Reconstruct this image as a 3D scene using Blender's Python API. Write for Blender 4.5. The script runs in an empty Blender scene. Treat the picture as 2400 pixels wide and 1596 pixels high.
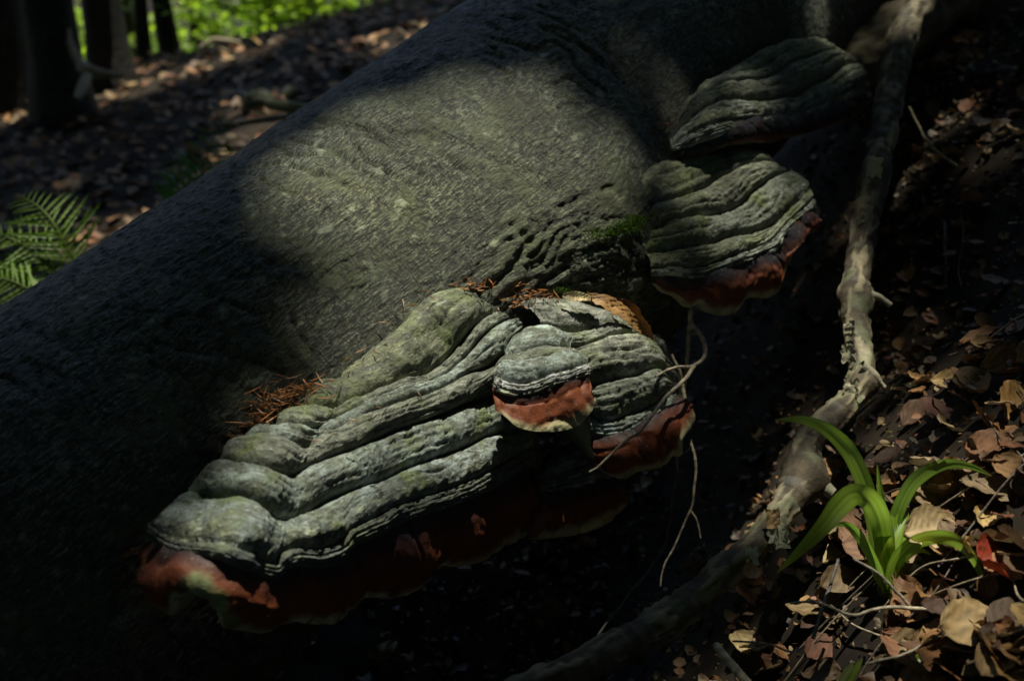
import bpy, math, random
import numpy as np

random.seed(7)
rng = np.random.default_rng(11)
scene = bpy.context.scene
COL = scene.collection

# ------------------------------------------------------------------ camera, sky, sun, exposure
LENS, PITCH, HC = 40.0, math.radians(25), 1.30
FPX = 2400 * LENS / 36.0
cs, sn = math.cos(PITCH), math.sin(PITCH)
cam_data = bpy.data.cameras.new('camera')
cam = bpy.data.objects.new('camera', cam_data); COL.objects.link(cam)
cam.location = (0, 0, HC); cam.rotation_euler = (math.pi / 2 - PITCH, 0, 0)
cam_data.lens = LENS; cam_data.sensor_width = 36; cam_data.clip_start = 0.02; cam_data.clip_end = 400
cam_data.dof.use_dof = True; cam_data.dof.focus_distance = 1.52; cam_data.dof.aperture_fstop = 3.5
scene.camera = cam

SUN = np.array([0.07, 0.17, 0.97]); SUN /= np.linalg.norm(SUN)
world = bpy.data.worlds.new('World'); scene.world = world; world.use_nodes = True
wn = world.node_tree.nodes; wl = world.node_tree.links
bg = wn['Background']; sky = wn.new('ShaderNodeTexSky'); sky.sky_type = 'NISHITA'; sky.sun_disc = False
sky.sun_elevation = math.asin(SUN[2]); sky.sun_rotation = math.atan2(SUN[0], SUN[1])
wl.new(sky.outputs[0], bg.inputs[0]); bg.inputs[1].default_value = 0.10
sun_data = bpy.data.lights.new('sun', 'SUN'); sun_data.energy = 5.0; sun_data.angle = math.radians(0.53); sun_data.color = (1.0, 0.97, 0.80)
sun = bpy.data.objects.new('sun', sun_data); COL.objects.link(sun)
from mathutils import Vector
sun.rotation_euler = Vector((-SUN[0], -SUN[1], -SUN[2])).to_track_quat('-Z', 'Y').to_euler()
sun.location = (3, 2, 12)
scene.view_settings.view_transform = 'Standard'; scene.view_settings.look = 'None'
scene.view_settings.exposure = 0.55; scene.view_settings.gamma = 1.0; scene.view_settings.use_curve_mapping = False
scene.render.engine = 'CYCLES'
scene.cycles.use_denoising = True
scene.cycles.max_bounces = 6; scene.cycles.transparent_max_bounces = 4

# ------------------------------------------------------------------ helpers
def P(px, py, d):
    """the point of the place that lies d metres along the view axis, at photograph position (px, py)"""
    px, py, d = np.asarray(px, float), np.asarray(py, float), np.asarray(d, float)
    xc = (px - 1200) / FPX * d; yc = (798 - py) / FPX * d
    return np.stack([xc, d * cs + yc * sn, HC - d * sn + yc * cs + 0 * d], -1)

def ray(px, py):
    v = P(px, py, 1.0) - np.array([0, 0, HC]); return v

def proj(W):
    x = W[..., 0]; y = W[..., 1]; z = W[..., 2] - HC
    d = y * cs - z * sn; yc = y * sn + z * cs
    return 1200 + x / d * FPX, 798 - yc / d * FPX, d

def _hash(ix, iy, iz, seed):
    h = (ix.astype(np.int64) * 374761393 + iy.astype(np.int64) * 668265263 + iz.astype(np.int64) * 1274126177 + seed * 974711) & 0x7fffffff
    h = ((h ^ (h >> 13)) * 1103515245 + 12345) & 0x7fffffff
    h = ((h ^ (h >> 16)) * 69069 + 1) & 0x7fffffff
    return h
_G = np.random.default_rng(5).normal(size=(256, 3)); _G /= np.linalg.norm(_G, axis=1)[:, None]
def noise(p, seed=0):
    p = np.asarray(p, float); i = np.floor(p).astype(np.int64); f = p - i
    w = f * f * f * (f * (f * 6 - 15) + 10); out = 0
    for dx in (0, 1):
        for dy in (0, 1):
            for dz in (0, 1):
                g = _G[(_hash(i[..., 0] + dx, i[..., 1] + dy, i[..., 2] + dz, seed) >> 8) & 255]
                dv = f - np.array([dx, dy, dz])
                k = (w[..., 0] if dx else 1 - w[..., 0]) * (w[..., 1] if dy else 1 - w[..., 1]) * (w[..., 2] if dz else 1 - w[..., 2])
                out = out + k * (g * dv).sum(-1)
    return out * 1.5
def fbm(p, oct=4, seed=0, gain=0.5):
    a, s, o = 1.0, 0.0, 0.0
    for k in range(oct):
        s = s + a * noise(p * (2.03 ** k), seed + k); o += a; a *= gain
    return s / o
def sstep(a, b, x):
    t = np.clip((x - a) / (b - a), 0, 1); return t * t * (3 - 2 * t)

def mesh(name, V, Fc, mat, col=None, smooth=True, link=True, parent=None, uv=None):
    V = np.asarray(V, np.float32).reshape(-1, 3); Fc = np.asarray(Fc, np.int32)
    me = bpy.data.meshes.new(name); n = Fc.shape[1]
    me.vertices.add(len(V)); me.vertices.foreach_set('co', V.ravel())
    me.loops.add(Fc.size); me.loops.foreach_set('vertex_index', Fc.ravel())
    me.polygons.add(len(Fc)); me.polygons.foreach_set('loop_start', np.arange(len(Fc), dtype=np.int32) * n)
    try: me.polygons.foreach_set('loop_total', np.full(len(Fc), n, np.int32))
    except Exception: pass
    me.polygons.foreach_set('use_smooth', np.full(len(Fc), smooth))
    me.update(calc_edges=True)
    if col is not None:
        a = me.color_attributes.new('tint', 'FLOAT_COLOR', 'POINT')
        c = np.ones((len(V), 4), np.float32); c[:, :3] = np.asarray(col).reshape(-1, 3); a.data.foreach_set('color', c.ravel())
    if mat is not None: me.materials.append(mat)
    if not link: return me
    o = bpy.data.objects.new(name, me); COL.objects.link(o)
    if parent is not None: o.parent = parent
    return o

def grid_faces(nu, nv, wrap=False):
    """nu rows of nv points"""
    i = np.arange(nu - 1)[:, None]; j = np.arange(nv if wrap else nv - 1)[None]
    a = i * nv + j; b = i * nv + (j + 1) % nv
    return np.stack([a, b, b + nv, a + nv], -1).reshape(-1, 4)

def tag(o, label=None, cat=None, group=None, kind=None):
    if label: o['label'] = label
    if cat: o['category'] = cat
    if group: o['group'] = group
    if kind: o['kind'] = kind
    return o

def empty(name, loc, label, cat, group=None):
    o = bpy.data.objects.new(name, None); COL.objects.link(o); o.location = loc; o.empty_display_size = 0.05
    return tag(o, label, cat, group)

def adopt(child, root):
    """child was built in world coordinates: keep it there under its thing"""
    child.parent = root
    child.location = Vector(child.location) - Vector(root.location)
    return child

def resample(pts, n):
    pts = np.asarray(pts, float)
    if len(pts) == 2:
        t = np.linspace(0, 1, n)[:, None]; return pts[0] * (1 - t) + pts[1] * t
    s = np.r_[0, np.cumsum(np.maximum(np.linalg.norm(np.diff(pts[:, :2], axis=0), axis=1), 1e-6))]; s /= s[-1]
    q = np.linspace(0, 1, n); out = np.empty((n, pts.shape[1]))
    h = np.diff(s); dl = np.diff(pts, axis=0) / h[:, None]                    # monotone-ish hermite
    m = np.empty_like(pts); m[0] = dl[0]; m[-1] = dl[-1]
    m[1:-1] = (dl[:-1] * h[1:, None] + dl[1:] * h[:-1, None]) / (h[:-1] + h[1:])[:, None]
    k = np.clip(np.searchsorted(s, q, side='right') - 1, 0, len(s) - 2)
    t = ((q - s[k]) / h[k])[:, None]; hk = h[k][:, None]
    return (2*t**3-3*t**2+1)*pts[k] + (t**3-2*t**2+t)*hk*m[k] + (-2*t**3+3*t**2)*pts[k+1] + (t**3-t**2)*hk*m[k+1]

def grid_normals(G):
    du = np.gradient(G, axis=0); dv = np.gradient(G, axis=1); n = np.cross(du, dv)
    n /= np.maximum(np.linalg.norm(n, axis=-1, keepdims=True), 1e-9)
    v = np.array([0, 0, HC]) - G
    if (n * v).sum() < 0: n = -n
    return n

# ------------------------------------------------------------------ materials
def mat_new(name):
    m = bpy.data.materials.new(name); m.use_nodes = True
    return m, m.node_tree.nodes, m.node_tree.links, m.node_tree.nodes['Principled BSDF']
def N(nodes, t, **kw):
    n = nodes.new(t)
    for k, v in kw.items():
        if k.startswith('i_'):
            n.inputs[int(k[2:]) if k[2:].isdigit() else k[2:].replace('_', ' ')].default_value = v
        else: setattr(n, k, v)
    return n
def mixcol(nodes, links, fac, a, b, mode='MIX'):
    n = nodes.new('ShaderNodeMix'); n.data_type = 'RGBA'; n.blend_type = mode
    for sock, v in ((n.inputs[0], fac), (n.inputs[6], a), (n.inputs[7], b)):
        if hasattr(v, 'links'): links.new(v, sock)
        elif isinstance(v, (int, float)): sock.default_value = v
        else: sock.default_value = (*v, 1)
    return n.outputs[2]
def ramp(nodes, links, src, a, b):
    n = nodes.new('ShaderNodeMapRange'); n.interpolation_type = 'SMOOTHSTEP'
    n.inputs[1].default_value = a; n.inputs[2].default_value = b; links.new(src, n.inputs[0]); return n.outputs[0]
def tex(nodes, links, kind, scale, coord, detail=6, rough=0.6, stretch=None, out=0):
    src = coord
    if stretch:
        mp = nodes.new('ShaderNodeMapping'); mp.inputs['Scale'].default_value = stretch; links.new(coord, mp.inputs[0]); src = mp.outputs[0]
    t = nodes.new('ShaderNodeTexNoise' if kind == 'noise' else 'ShaderNodeTexVoronoi')
    t.inputs['Scale'].default_value = scale
    if kind == 'noise': t.inputs['Detail'].default_value = detail; t.inputs['Roughness'].default_value = rough
    links.new(src, t.inputs['Vector']); return t.outputs[out]
def bump(nodes, links, bsdf, layers):
    prev = None
    for h, s, d in layers:
        b = nodes.new('ShaderNodeBump'); b.inputs['Strength'].default_value = s; b.inputs['Distance'].default_value = d
        links.new(h, b.inputs['Height'])
        if prev: links.new(prev, b.inputs['Normal'])
        prev = b.outputs[0]
    links.new(prev, bsdf.inputs['Normal'])

def mat_cap():
    m, n, l, b = mat_new('bracket_cap')
    co = n.new('ShaderNodeTexCoord').outputs['Object']; a = N(n, 'ShaderNodeVertexColor', layer_name='tint').outputs[0]
    f1 = tex(n, l, 'noise', 55, co, 8, 0.65); f2 = tex(n, l, 'noise', 260, co, 4, 0.6); f3 = tex(n, l, 'noise', 16, co, 5)
    uvc = n['Texture Coordinate'].outputs['UV']; g1 = tex(n, l, 'noise', 26, uvc, 6, 0.62, (1, 6, 1)); g2 = tex(n, l, 'noise', 90, uvc, 4, 0.6, (1, 5, 1))
    c = mixcol(n, l, ramp(n, l, f1, 0.62, 0.36), a, (0.075, 0.082, 0.06))
    c = mixcol(n, l, ramp(n, l, g1, 0.52, 0.36), c, (0.085, 0.09, 0.072))
    c = mixcol(n, l, ramp(n, l, g1, 0.58, 0.72), c, (0.33, 0.36, 0.335))
    c = mixcol(n, l, ramp(n, l, f2, 0.42, 0.30), c, (0.03, 0.032, 0.027))
    c = mixcol(n, l, ramp(n, l, f3, 0.50, 0.72), c, (0.115, 0.14, 0.05))
    c = mixcol(n, l, ramp(n, l, f2, 0.60, 0.75), c, (0.40, 0.42, 0.37))
    l.new(c, b.inputs['Base Color']); b.inputs['Roughness'].default_value = 0.72; b.inputs['Specular IOR Level'].default_value = 0.35
    bump(n, l, b, [(g1, 0.45, 0.006), (g2, 0.4, 0.002), (f1, 0.75, 0.007), (f2, 0.8, 0.002)])
    return m
def mat_red():
    m, n, l, b = mat_new('red_resin')
    co = n.new('ShaderNodeTexCoord').outputs['Object']; a = N(n, 'ShaderNodeVertexColor', layer_name='tint').outputs[0]
    f1 = tex(n, l, 'noise', 40, co, 8, 0.65); f2 = tex(n, l, 'noise', 170, co, 5, 0.6, (1, 1, 2.5))
    c = mixcol(n, l, ramp(n, l, f1, 0.50, 0.30), a, (0.05, 0.014, 0.009), 'MIX')
    c = mixcol(n, l, ramp(n, l, f2, 0.66, 0.74), c, (0.46, 0.42, 0.34))
    l.new(c, b.inputs['Base Color']); b.inputs['Roughness'].default_value = 0.58; b.inputs['Specular IOR Level'].default_value = 0.3
    b.inputs['Coat Weight'].default_value = 0.04; b.inputs['Coat Roughness'].default_value = 0.35
    bump(n, l, b, [(f1, 0.5, 0.006), (f2, 0.35, 0.0015)])
    return m
def mat_pore():
    m, n, l, b = mat_new('pore_cream')
    co = n.new('ShaderNodeTexCoord').outputs['Object']; f1 = tex(n, l, 'noise', 60, co, 6); f2 = tex(n, l, 'voronoi', 900, co)
    l.new(mixcol(n, l, f1, (0.30, 0.29, 0.15), (0.52, 0.50, 0.33)), b.inputs['Base Color']); b.inputs['Roughness'].default_value = 0.8
    bump(n, l, b, [(f2, 0.4, 0.0008)]); return m
def mat_bark(name, dark, mid, lite, moss=0.0, scale=1.0):
    m, n, l, b = mat_new(name)
    co = n.new('ShaderNodeTexCoord').outputs['UV'] if name == 'beech_bark' else n.new('ShaderNodeTexCoord').outputs['Object']
    # beech bark: small ripples and flakes, stretched a little along the trunk
    st = (1.0, 1.0, 1.0)
    f1 = tex(n, l, 'noise', 80 * scale, co, 8, 0.70, (0.8, 3.4, 1)); f2 = tex(n, l, 'noise', 220 * scale, co, 4, 0.6, (1, 2.6, 1))
    f3 = tex(n, l, 'noise', 9 * scale, co, 6, 0.6); f4 = tex(n, l, 'voronoi', 70 * scale, co, stretch=(1, 1.8, 1))
    f5 = tex(n, l, 'noise', 24 * scale, co, 5, 0.6, (1, 1.4, 1))
    mth = n.new('ShaderNodeMath'); mth.operation = 'MULTIPLY_ADD'; l.new(f2, mth.inputs[0]); mth.inputs[1].default_value = 0.5; mh = n.new('ShaderNodeMath'); mh.operation = 'MULTIPLY'; l.new(f1, mh.inputs[0]); mh.inputs[1].default_value = 0.5; l.new(mh.outputs[0], mth.inputs[2]); mth = mth.outputs[0]
    c = mixcol(n, l, ramp(n, l, f1, 0.44, 0.58), dark, mid)
    c = mixcol(n, l, ramp(n, l, mth, 0.50, 0.64), c, lite)
    c = mixcol(n, l, ramp(n, l, f3, 0.46, 0.68), c, (0.085, 0.095, 0.05) if name == 'beech_bark' else mid)
    c = mixcol(n, l, ramp(n, l, f5, 0.58, 0.70), c, (0.26, 0.28, 0.22) if name == 'beech_bark' else lite)
    c = mixcol(n, l, ramp(n, l, f5, 0.40, 0.28), c, (0.055, 0.045, 0.035))
    if name == 'beech_bark':
        a = N(n, 'ShaderNodeVertexColor', layer_name='tint').outputs[0]
        c = mixcol(n, l, 1.0, c, a, 'MULTIPLY')
    def line(src, w, dk, cc):
        a = n.new('ShaderNodeMath'); a.operation = 'SUBTRACT'; l.new(src, a.inputs[0]); a.inputs[1].default_value = 0.5; d = n.new('ShaderNodeMath'); d.operation = 'ABSOLUTE'; l.new(a.outputs[0], d.inputs[0])
        k = ramp(n, l, d.outputs[0], w, 0.0); m2 = n.new('ShaderNodeMath'); m2.operation = 'MULTIPLY'; l.new(k, m2.inputs[0]); m2.inputs[1].default_value = dk; return mixcol(n, l, m2.outputs[0], cc, (0.016, 0.015, 0.012)), d.outputs[0]
    f6 = tex(n, l, 'noise', 13 * scale, co, 4, 0.55, (1, 2.4, 1)); f7 = tex(n, l, 'noise', 7 * scale, co, 4, 0.6, (2.6, 1, 1))
    c, d6 = line(f6, 0.022, 0.75, c); c, d7 = line(f7, 0.012, 0.8, c)
    big = tex(n, l, 'noise', 3.2 * scale, co, 5, 0.6); c = mixcol(n, l, ramp(n, l, big, 0.50, 0.36), c, mixcol(n, l, 1.0, c, (0.45, 0.42, 0.36), 'MULTIPLY')); c = mixcol(n, l, ramp(n, l, big, 0.56, 0.70), c, mixcol(n, l, 1.0, c, (1.45, 1.42, 1.25), 'MULTIPLY'))
    l.new(c, b.inputs['Base Color']); b.inputs['Roughness'].default_value = 0.62; b.inputs['Specular IOR Level'].default_value = 0.45
    bump(n, l, b, [(ramp(n, l, d6, 0.0, 0.05), 0.5, 0.004 / scale), (ramp(n, l, d7, 0.0, 0.03), 0.5, 0.004 / scale), (f5, 0.5, 0.012 / scale), (f1, 0.9, 0.0095 / scale), (f2, 0.6, 0.002 / scale)])
    return m
def mat_tint(name, rough=0.6, transl=0.0, glow=1.0, spec=0.4, noise_scale=60, var=0.35, bump_s=0.3, object_random=False, vein=False):
    m, n, l, b = mat_new(name)
    co = n.new('ShaderNodeTexCoord').outputs['Object']; f1 = tex(n, l, 'noise', noise_scale, co, 5)
    a = N(n, 'ShaderNodeVertexColor', layer_name='tint').outputs[0]
    c = mixcol(n, l, 1.0, a, mixcol(n, l, f1, (1 - var,) * 3, (1 + var,) * 3), 'MULTIPLY')
    if object_random:
        oi = n.new('ShaderNodeObjectInfo'); hsv = n.new('ShaderNodeHueSaturation'); l.new(c, hsv.inputs['Color'])
        mr = n.new('ShaderNodeMapRange'); mr.inputs[3].default_value = 0.2; mr.inputs[4].default_value = 0.85; l.new(oi.outputs['Random'], mr.inputs[0]); l.new(mr.outputs[0], hsv.inputs['Value'])
        mr2 = n.new('ShaderNodeMapRange'); mr2.inputs[3].default_value = 0.485; mr2.inputs[4].default_value = 0.515; l.new(oi.outputs['Random'], mr2.inputs[0]); l.new(mr2.outputs[0], hsv.inputs['Hue'])
        c = hsv.outputs[0]
    l.new(c, b.inputs['Base Color']); b.inputs['Roughness'].default_value = rough; b.inputs['Specular IOR Level'].default_value = spec
    if bump_s: bump(n, l, b, [(f1, bump_s, 0.002)])
    if transl:
        t = n.new('ShaderNodeBsdfTranslucent'); mx = n.new('ShaderNodeMixShader'); mx.inputs[0].default_value = transl
        l.new(mixcol(n, l, 1.0, c, (glow, glow, glow), 'MULTIPLY') if glow != 1 else c, t.inputs[0]); l.new(b.outputs[0], mx.inputs[1]); l.new(t.outputs[0], mx.inputs[2])
        l.new(mx.outputs[0], n['Material Output'].inputs[0])
    return m

M_CAP, M_RED, M_PORE = mat_cap(), mat_red(), mat_pore()
M_BARK = mat_bark('beech_bark', (0.020, 0.023, 0.018), (0.092, 0.100, 0.072), (0.30, 0.305, 0.225))
M_BARK2 = mat_bark('tree_bark', (0.014, 0.013, 0.012), (0.035, 0.032, 0.028), (0.07, 0.066, 0.056), scale=0.4)
M_STICK = mat_tint('dead_wood_bark', 0.75, noise_scale=150, var=0.55, bump_s=0.9)
M_TWIG = mat_tint('twig_bark', 0.6, noise_scale=300, var=0.6, bump_s=0.8)
M_BLADE = mat_tint('green_blade', 0.36, transl=0.5, glow=2.6, spec=0.5, noise_scale=25, var=0.15, bump_s=0.0)
M_FERN = mat_tint('fern_green', 0.5, transl=0.45, glow=1.7, noise_scale=30, var=0.25, bump_s=0.0)
M_BUSH = mat_tint('sunlit_leaf', 0.45, transl=0.55, glow=1.9, noise_scale=3, var=0.4, bump_s=0.0)
M_LEAF = mat_tint('tree_leaf', 0.5, transl=0.42, noise_scale=3, var=0.4, bump_s=0.0)
M_DEAD = mat_tint('dead_leaf', 0.55, transl=0.12, spec=0.4, noise_scale=70, var=0.45, bump_s=0.5, object_random=True)
M_LITTER = mat_tint('leaf_litter', 0.6, transl=0.08, noise_scale=40, var=0.4, bump_s=0.3)
M_NEEDLE = mat_tint('dry_needle', 0.45, noise_scale=200, var=0.3, bump_s=0.0)
M_MOSS = mat_tint('moss_green', 0.85, transl=0.25, noise_scale=200, var=0.4, bump_s=0.0)
M_SOIL = mat_tint('forest_soil', 0.9, noise_scale=35, var=0.7, bump_s=1.0, spec=0.2)
M_ROCK = mat_tint('mossy_rock', 0.85, noise_scale=18, var=0.5, bump_s=0.8)

# ------------------------------------------------------------------ ground
AX_A = P(292, 1178, 1.6); AX_B = P(1270, 370, 2.2); AX_U = (AX_B - AX_A) / np.linalg.norm(AX_B - AX_A); R_LOG = 0.317
def ground_z(x, y):
    x = np.asarray(x, float); y = np.asarray(y, float)
    xs = 5 * np.tanh(x / 5)
    z = HC - 1.17 + 0.13 * xs
    x0 = 0.02 + 0.26 * sstep(1.25, 1.9, y); z = z + 0.47 * sstep(x0, x0 + 0.85, x) + 0.12 * np.clip(x - 1, 0, 3)
    z = z - 0.24 * np.exp(-(((x - 0.10) / 0.30) ** 2 + ((y - 1.5) / 0.75) ** 2))
    z = z + (0.09 + 0.135 * np.clip(x + 2.0, 0, 2.2)) * sstep(3.0, 6.2, y) - 0.36 * np.clip(y - 6.7, 0, 14) * sstep(6.7, 7.6, y)
    p = np.stack([x, y, 0 * x], -1)
    return z + 0.05 * fbm(p * 1.1, 3, 21) + 0.018 * fbm(p * 7.0, 3, 31)
def ground_hit(px, py):
    v = ray(px, py); d = np.linspace(0.5, 12, 1400); q = np.array([0, 0, HC]) + d[:, None] * v
    b = q[:, 2] < ground_z(q[:, 0], q[:, 1]) + 0.012
    return q[np.argmax(b)] if b.any() else q[-1]

def axis_grid(lo, hi, flo, fhi, step, far):
    mid = np.arange(flo, fhi, step); a = flo - np.geomspace(step, flo - lo, far)[::-1]; b = fhi + np.geomspace(step, hi - fhi, far)
    return np.r_[a, mid, b]
gx = axis_grid(-80, 80, -3.6, 2.6, 0.02, 40); gy = axis_grid(-80, 90, 0.3, 7.5, 0.024, 40)
GX, GY = np.meshgrid(gx, gy, indexing='ij'); GZ = ground_z(GX, GY)
pp = np.stack([GX, GY, GZ], -1)
gc = np.array([0.016, 0.011, 0.007])[None, None] * (0.5 + 1.0 * np.clip(0.5 + fbm(pp * 6, 3, 3), 0, 1.5))[..., None]
o = mesh('ground', pp.reshape(-1, 3), grid_faces(len(gx), len(gy)), M_SOIL, gc); tag(o, kind='structure')
o['label'] = 'dark sloping forest floor of soil'

# ------------------------------------------------------------------ the big beech trunk
def build_trunk():
    ns, nt = 760, 420
    s = np.linspace(-1.0, 3.2, ns)
    tt = np.linspace(-1, 1, nt, endpoint=False); th = math.pi * (0.55 * tt + 0.45 * tt ** 3)       # finer on the side that faces the path
    e1 = -AX_A + np.array([0, 0, HC]); e1 = e1 - AX_U * (e1 @ AX_U); e1 /= np.linalg.norm(e1); e2 = np.cross(AX_U, e1)
    c = AX_A + s[:, None] * AX_U; c = c[:, None]
    dirs = np.cos(th)[:, None] * e1 + np.sin(th)[:, None] * e2; dirs = np.broadcast_to(dirs[None], (ns, nt, 3))
    base = c + R_LOG * dirs
    ang = np.broadcast_to(th[None], (ns, nt)); S = np.broadcast_to(s[:, None], (ns, nt))
    r = np.zeros((ns, nt))
    r += 0.015 * fbm(base * 2.2, 3, 2)
    for q, sig, amp in ((P(1480, 640, 1.86), 0.15, 0.105), (P(1380, 540, 1.78), 0.09, 0.022), (P(1560, 760, 1.95), 0.12, 0.05), (P(1850, 60, 2.25), 0.10, 0.05), (P(1020, 330, 1.72), 0.14, 0.02)):
        r += amp * np.exp(-((base - q) ** 2).sum(-1) / (2 * sig * sig))
    cyl = np.stack([S, ang * R_LOG, 0 * S], -1)
    W = base + r[..., None] * dirs
    px, py, dep = proj(W)
    # hollows, creases across the grain and ridges on the buttress, each where it is on the trunk
    strokes = [([(1000, 312), (1090, 350), (1180, 385), (1260, 415)], 9, 0.006), ([(1290, 150), (1390, 215), (1450, 270)], 10, 0.006), ([(1100, 350), (1120, 400), (1130, 450)], 5, 0.004), ([(1350, 215), (1420, 260), (1480, 310)], 6, 0.005), ([(1320, 370), (1400, 430), (1470, 480)], 9, 0.006),
               ([(1040, 740), (1130, 690), (1200, 620), (1240, 540), (1330, 480), (1430, 440)], 8, 0.010), ([(1110, 690), (1180, 640), (1240, 570), (1290, 520)], 8, 0.012),
               ([(1190, 690), (1260, 640), (1330, 600), (1420, 580)], 7, 0.010), ([(1240, 690), (1290, 640), (1350, 610), (1440, 560)], 6, 0.008), ([(1090, 660), (1150, 600), (1220, 550)], 5, 0.007),
               ([(1200, 530), (1230, 560), (1240, 570)], 6, 0.010), ([(1260, 660), (1275, 700)], 10, 0.014), ([(1440, 555), (1480, 600), (1500, 640)], 10, 0.014), ([(1400, 470), (1440, 500), (1450, 540)], 8, 0.008),
               ([(630, 612), (650, 620), (670, 608)], 12, 0.008), ([(810, 285), (850, 300), (870, 315)], 16, 0.012), ([(1530, 40), (1480, 90), (1430, 110)], 14, 0.008)]
    for k in range(26):   # fine wrinkles on the buttress that follow its grain
        x0, y0 = 1290 + 190 * rng.random(), 530 + 190 * rng.random(); a = math.radians(-38 + 26 * rng.normal()) if y0 < 640 else math.radians(-85 + 25 * rng.normal())
        L = 25 + 50 * rng.random(); strokes.append(([(x0, y0), (x0 + L * math.cos(a), y0 + L * math.sin(a))], 3.5, 0.005))
    for k in range(30):
        t = rng.random(); x0, y0 = 1060 + 330 * t + 25 * rng.normal(), 735 - 260 * t + 30 * rng.normal(); a = math.radians(-40 + 7 * rng.normal()); L = 40 + 80 * rng.random()
        strokes.append(([(x0, y0), (x0 + L * math.cos(a), y0 + L * math.sin(a))], 3.5, 0.0045))
    front = np.cos(ang) > -0.25; wr = [q for q in strokes if q[1] < 4]; strokes = [q for q in strokes if q[1] >= 4]
    for pts, w, dpt in strokes:
        w = max(w, 7.5)
        pts = resample(pts, 14); x0, y0 = pts.min(0) - 4 * w; x1, y1 = pts.max(0) + 4 * w
        mk = front & (px > x0) & (px < x1) & (py > y0) & (py < y1)
        if not mk.any(): continue
        q = np.stack([px[mk], py[mk]], -1); dm = np.full(len(q), 1e9)
        for a, b2 in zip(pts[:-1], pts[1:]):
            ab = b2 - a; t = np.clip(((q - a) @ ab) / (ab @ ab), 0, 1); dm = np.minimum(dm, np.linalg.norm(q - a - t[:, None] * ab, axis=1))
        wv = 0.65 + 0.35 * np.clip(0.5 + 1.2 * noise(W[mk] * 28, 12), 0, 1); dm = dm + 0.12 * w * noise(W[mk] * 40, 13); r[mk] -= wv * (0.34 * dpt * np.exp(-(dm / w) ** 2) - 0.2 * dpt * np.exp(-((dm - 2.2 * w) / w) ** 2))
    rip = fbm(cyl * np.array([34, 60, 1]), 3, 40); r += 0.0022 * rip
    r += 0.0016 * np.abs(noise(cyl * np.array([95, 150, 1]), 55)) * 2
    pm = sstep(-0.1, 0.35, fbm(cyl * 4.5, 2, 61)); r += pm * 0.0055 * fbm(cyl * np.array([16, 95, 1]) + 1.2 * noise(cyl * 10, 62)[..., None], 3, 63) + sstep(0.0, 0.35, fbm(cyl * 3.5 + 7, 2, 64)) * -0.007 * np.clip(1 - np.abs(noise(cyl * np.array([26, 5, 1]) + 0.8 * noise(cyl * 9, 65)[..., None], 66)) / 0.12, 0, 1)
    but = np.exp(-((W - P(1420, 620, 1.82)) ** 2).sum(-1) / (2 * 0.17 ** 2))
    gr = cyl @ np.array([[0.8, -0.6, 0], [0.6, 0.8, 0], [0, 0, 1]])
    bx, by, _ = proj(W); rho = np.hypot(bx - 1440, by - 650); per = bx * 0.62 + by * 0.78; alo = bx * 0.78 - by * 0.62; wgt = sstep(1330, 1430, bx)
    qq = (wgt * rho + (1 - wgt) * per) / 22 + 1.1 * noise(W * 14, 81); rdg = 1 - np.abs(noise(np.stack([qq, alo / 110, 0 * qq], -1), 82)) / 0.45
    r += np.exp(-((bx - 1330) / 190) ** 2 - ((by - 610) / 130) ** 2) * front * 0.0075 * np.clip(rdg, -1, 1)
    r += but * 0.004 * fbm(gr * np.array([18, 85, 1]) + 2 * noise(cyl * 8, 9)[..., None], 3, 70)
    W = base + r[..., None] * dirs
    # true bark colour: brown along the upper edge, mossy olive on the buttress
    tint = np.ones((ns, nt, 3)) * np.array([1.0, 1.02, 0.96])
    br = (sstep(0.45, 0.75, np.sin(-ang) * (1 if proj(base + 0.0)[0].mean() > -1e9 else 1)) * 0.0)[..., None]
    upper = sstep(0.70, 0.95, -(dirs @ e2) if (e2[2] < 0) else (dirs @ e2))[..., None]
    tint = tint * (1 - upper) + upper * np.array([0.55, 0.42, 0.28])
    tint = tint * (1 - 0.55 * but[..., None]) + 0.55 * but[..., None] * np.array([0.95, 0.98, 0.55])
    low = sstep(0.1, -0.9, fbm(cyl * 3.2, 3, 77))[..., None]
    tint = tint * (1 - 0.5 * low)
    root = empty('leaning_beech', P(1000, 900, 1.9), 'big grey beech slanting across the scene with bracket fungi on its flank', 'tree')
    o = mesh('trunk', W.reshape(-1, 3), grid_faces(ns, nt, True), M_BARK, tint.reshape(-1, 3))
    uvl = o.data.uv_layers.new(name='UVMap'); li = np.empty(len(o.data.loops), np.int32); o.data.loops.foreach_get('vertex_index', li)
    uv = np.stack([S.ravel(), (ang * R_LOG).ravel()], -1)[li].reshape(-1, 4, 2); 
    wrapf = (uv[..., 1].max(1) - uv[..., 1].min(1)) > 1.0; v = uv[..., 1]; v[wrapf[:, None] & (v < 0)] += 2 * math.pi * R_LOG
    uvl.data.foreach_set('uv', uv.astype(np.float32).ravel()); adopt(o, root)
    for k, i in ((0, 0), (1, ns - 1)):
        ring = W[i]; cc = ring.mean(0); V = np.vstack([ring, cc]); f = np.array([[a, (a + 1) % nt, nt] for a in range(nt)])
        adopt(mesh('end_face', V, f, M_STICK, np.tile([0.2, 0.14, 0.08], (len(V), 1))), root)
    return root, W
TRUNK, TRUNK_W = build_trunk()
_tp = TRUNK_W.reshape(-1, 3); _tx, _ty, _td = proj(_tp)
def trunk_depth(px, py):
    """how far along the view axis the bark lies at this place"""
    k = (_tx - px) ** 2 + (_ty - py) ** 2; m = k < 14 ** 2
    return _td[m].min() if m.any() else None
def on_trunk(px, py, lift=0.0, fallback=1.9):
    d = trunk_depth(px, py); d = fallback if d is None else d
    return P(px, py, d - lift)

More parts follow.
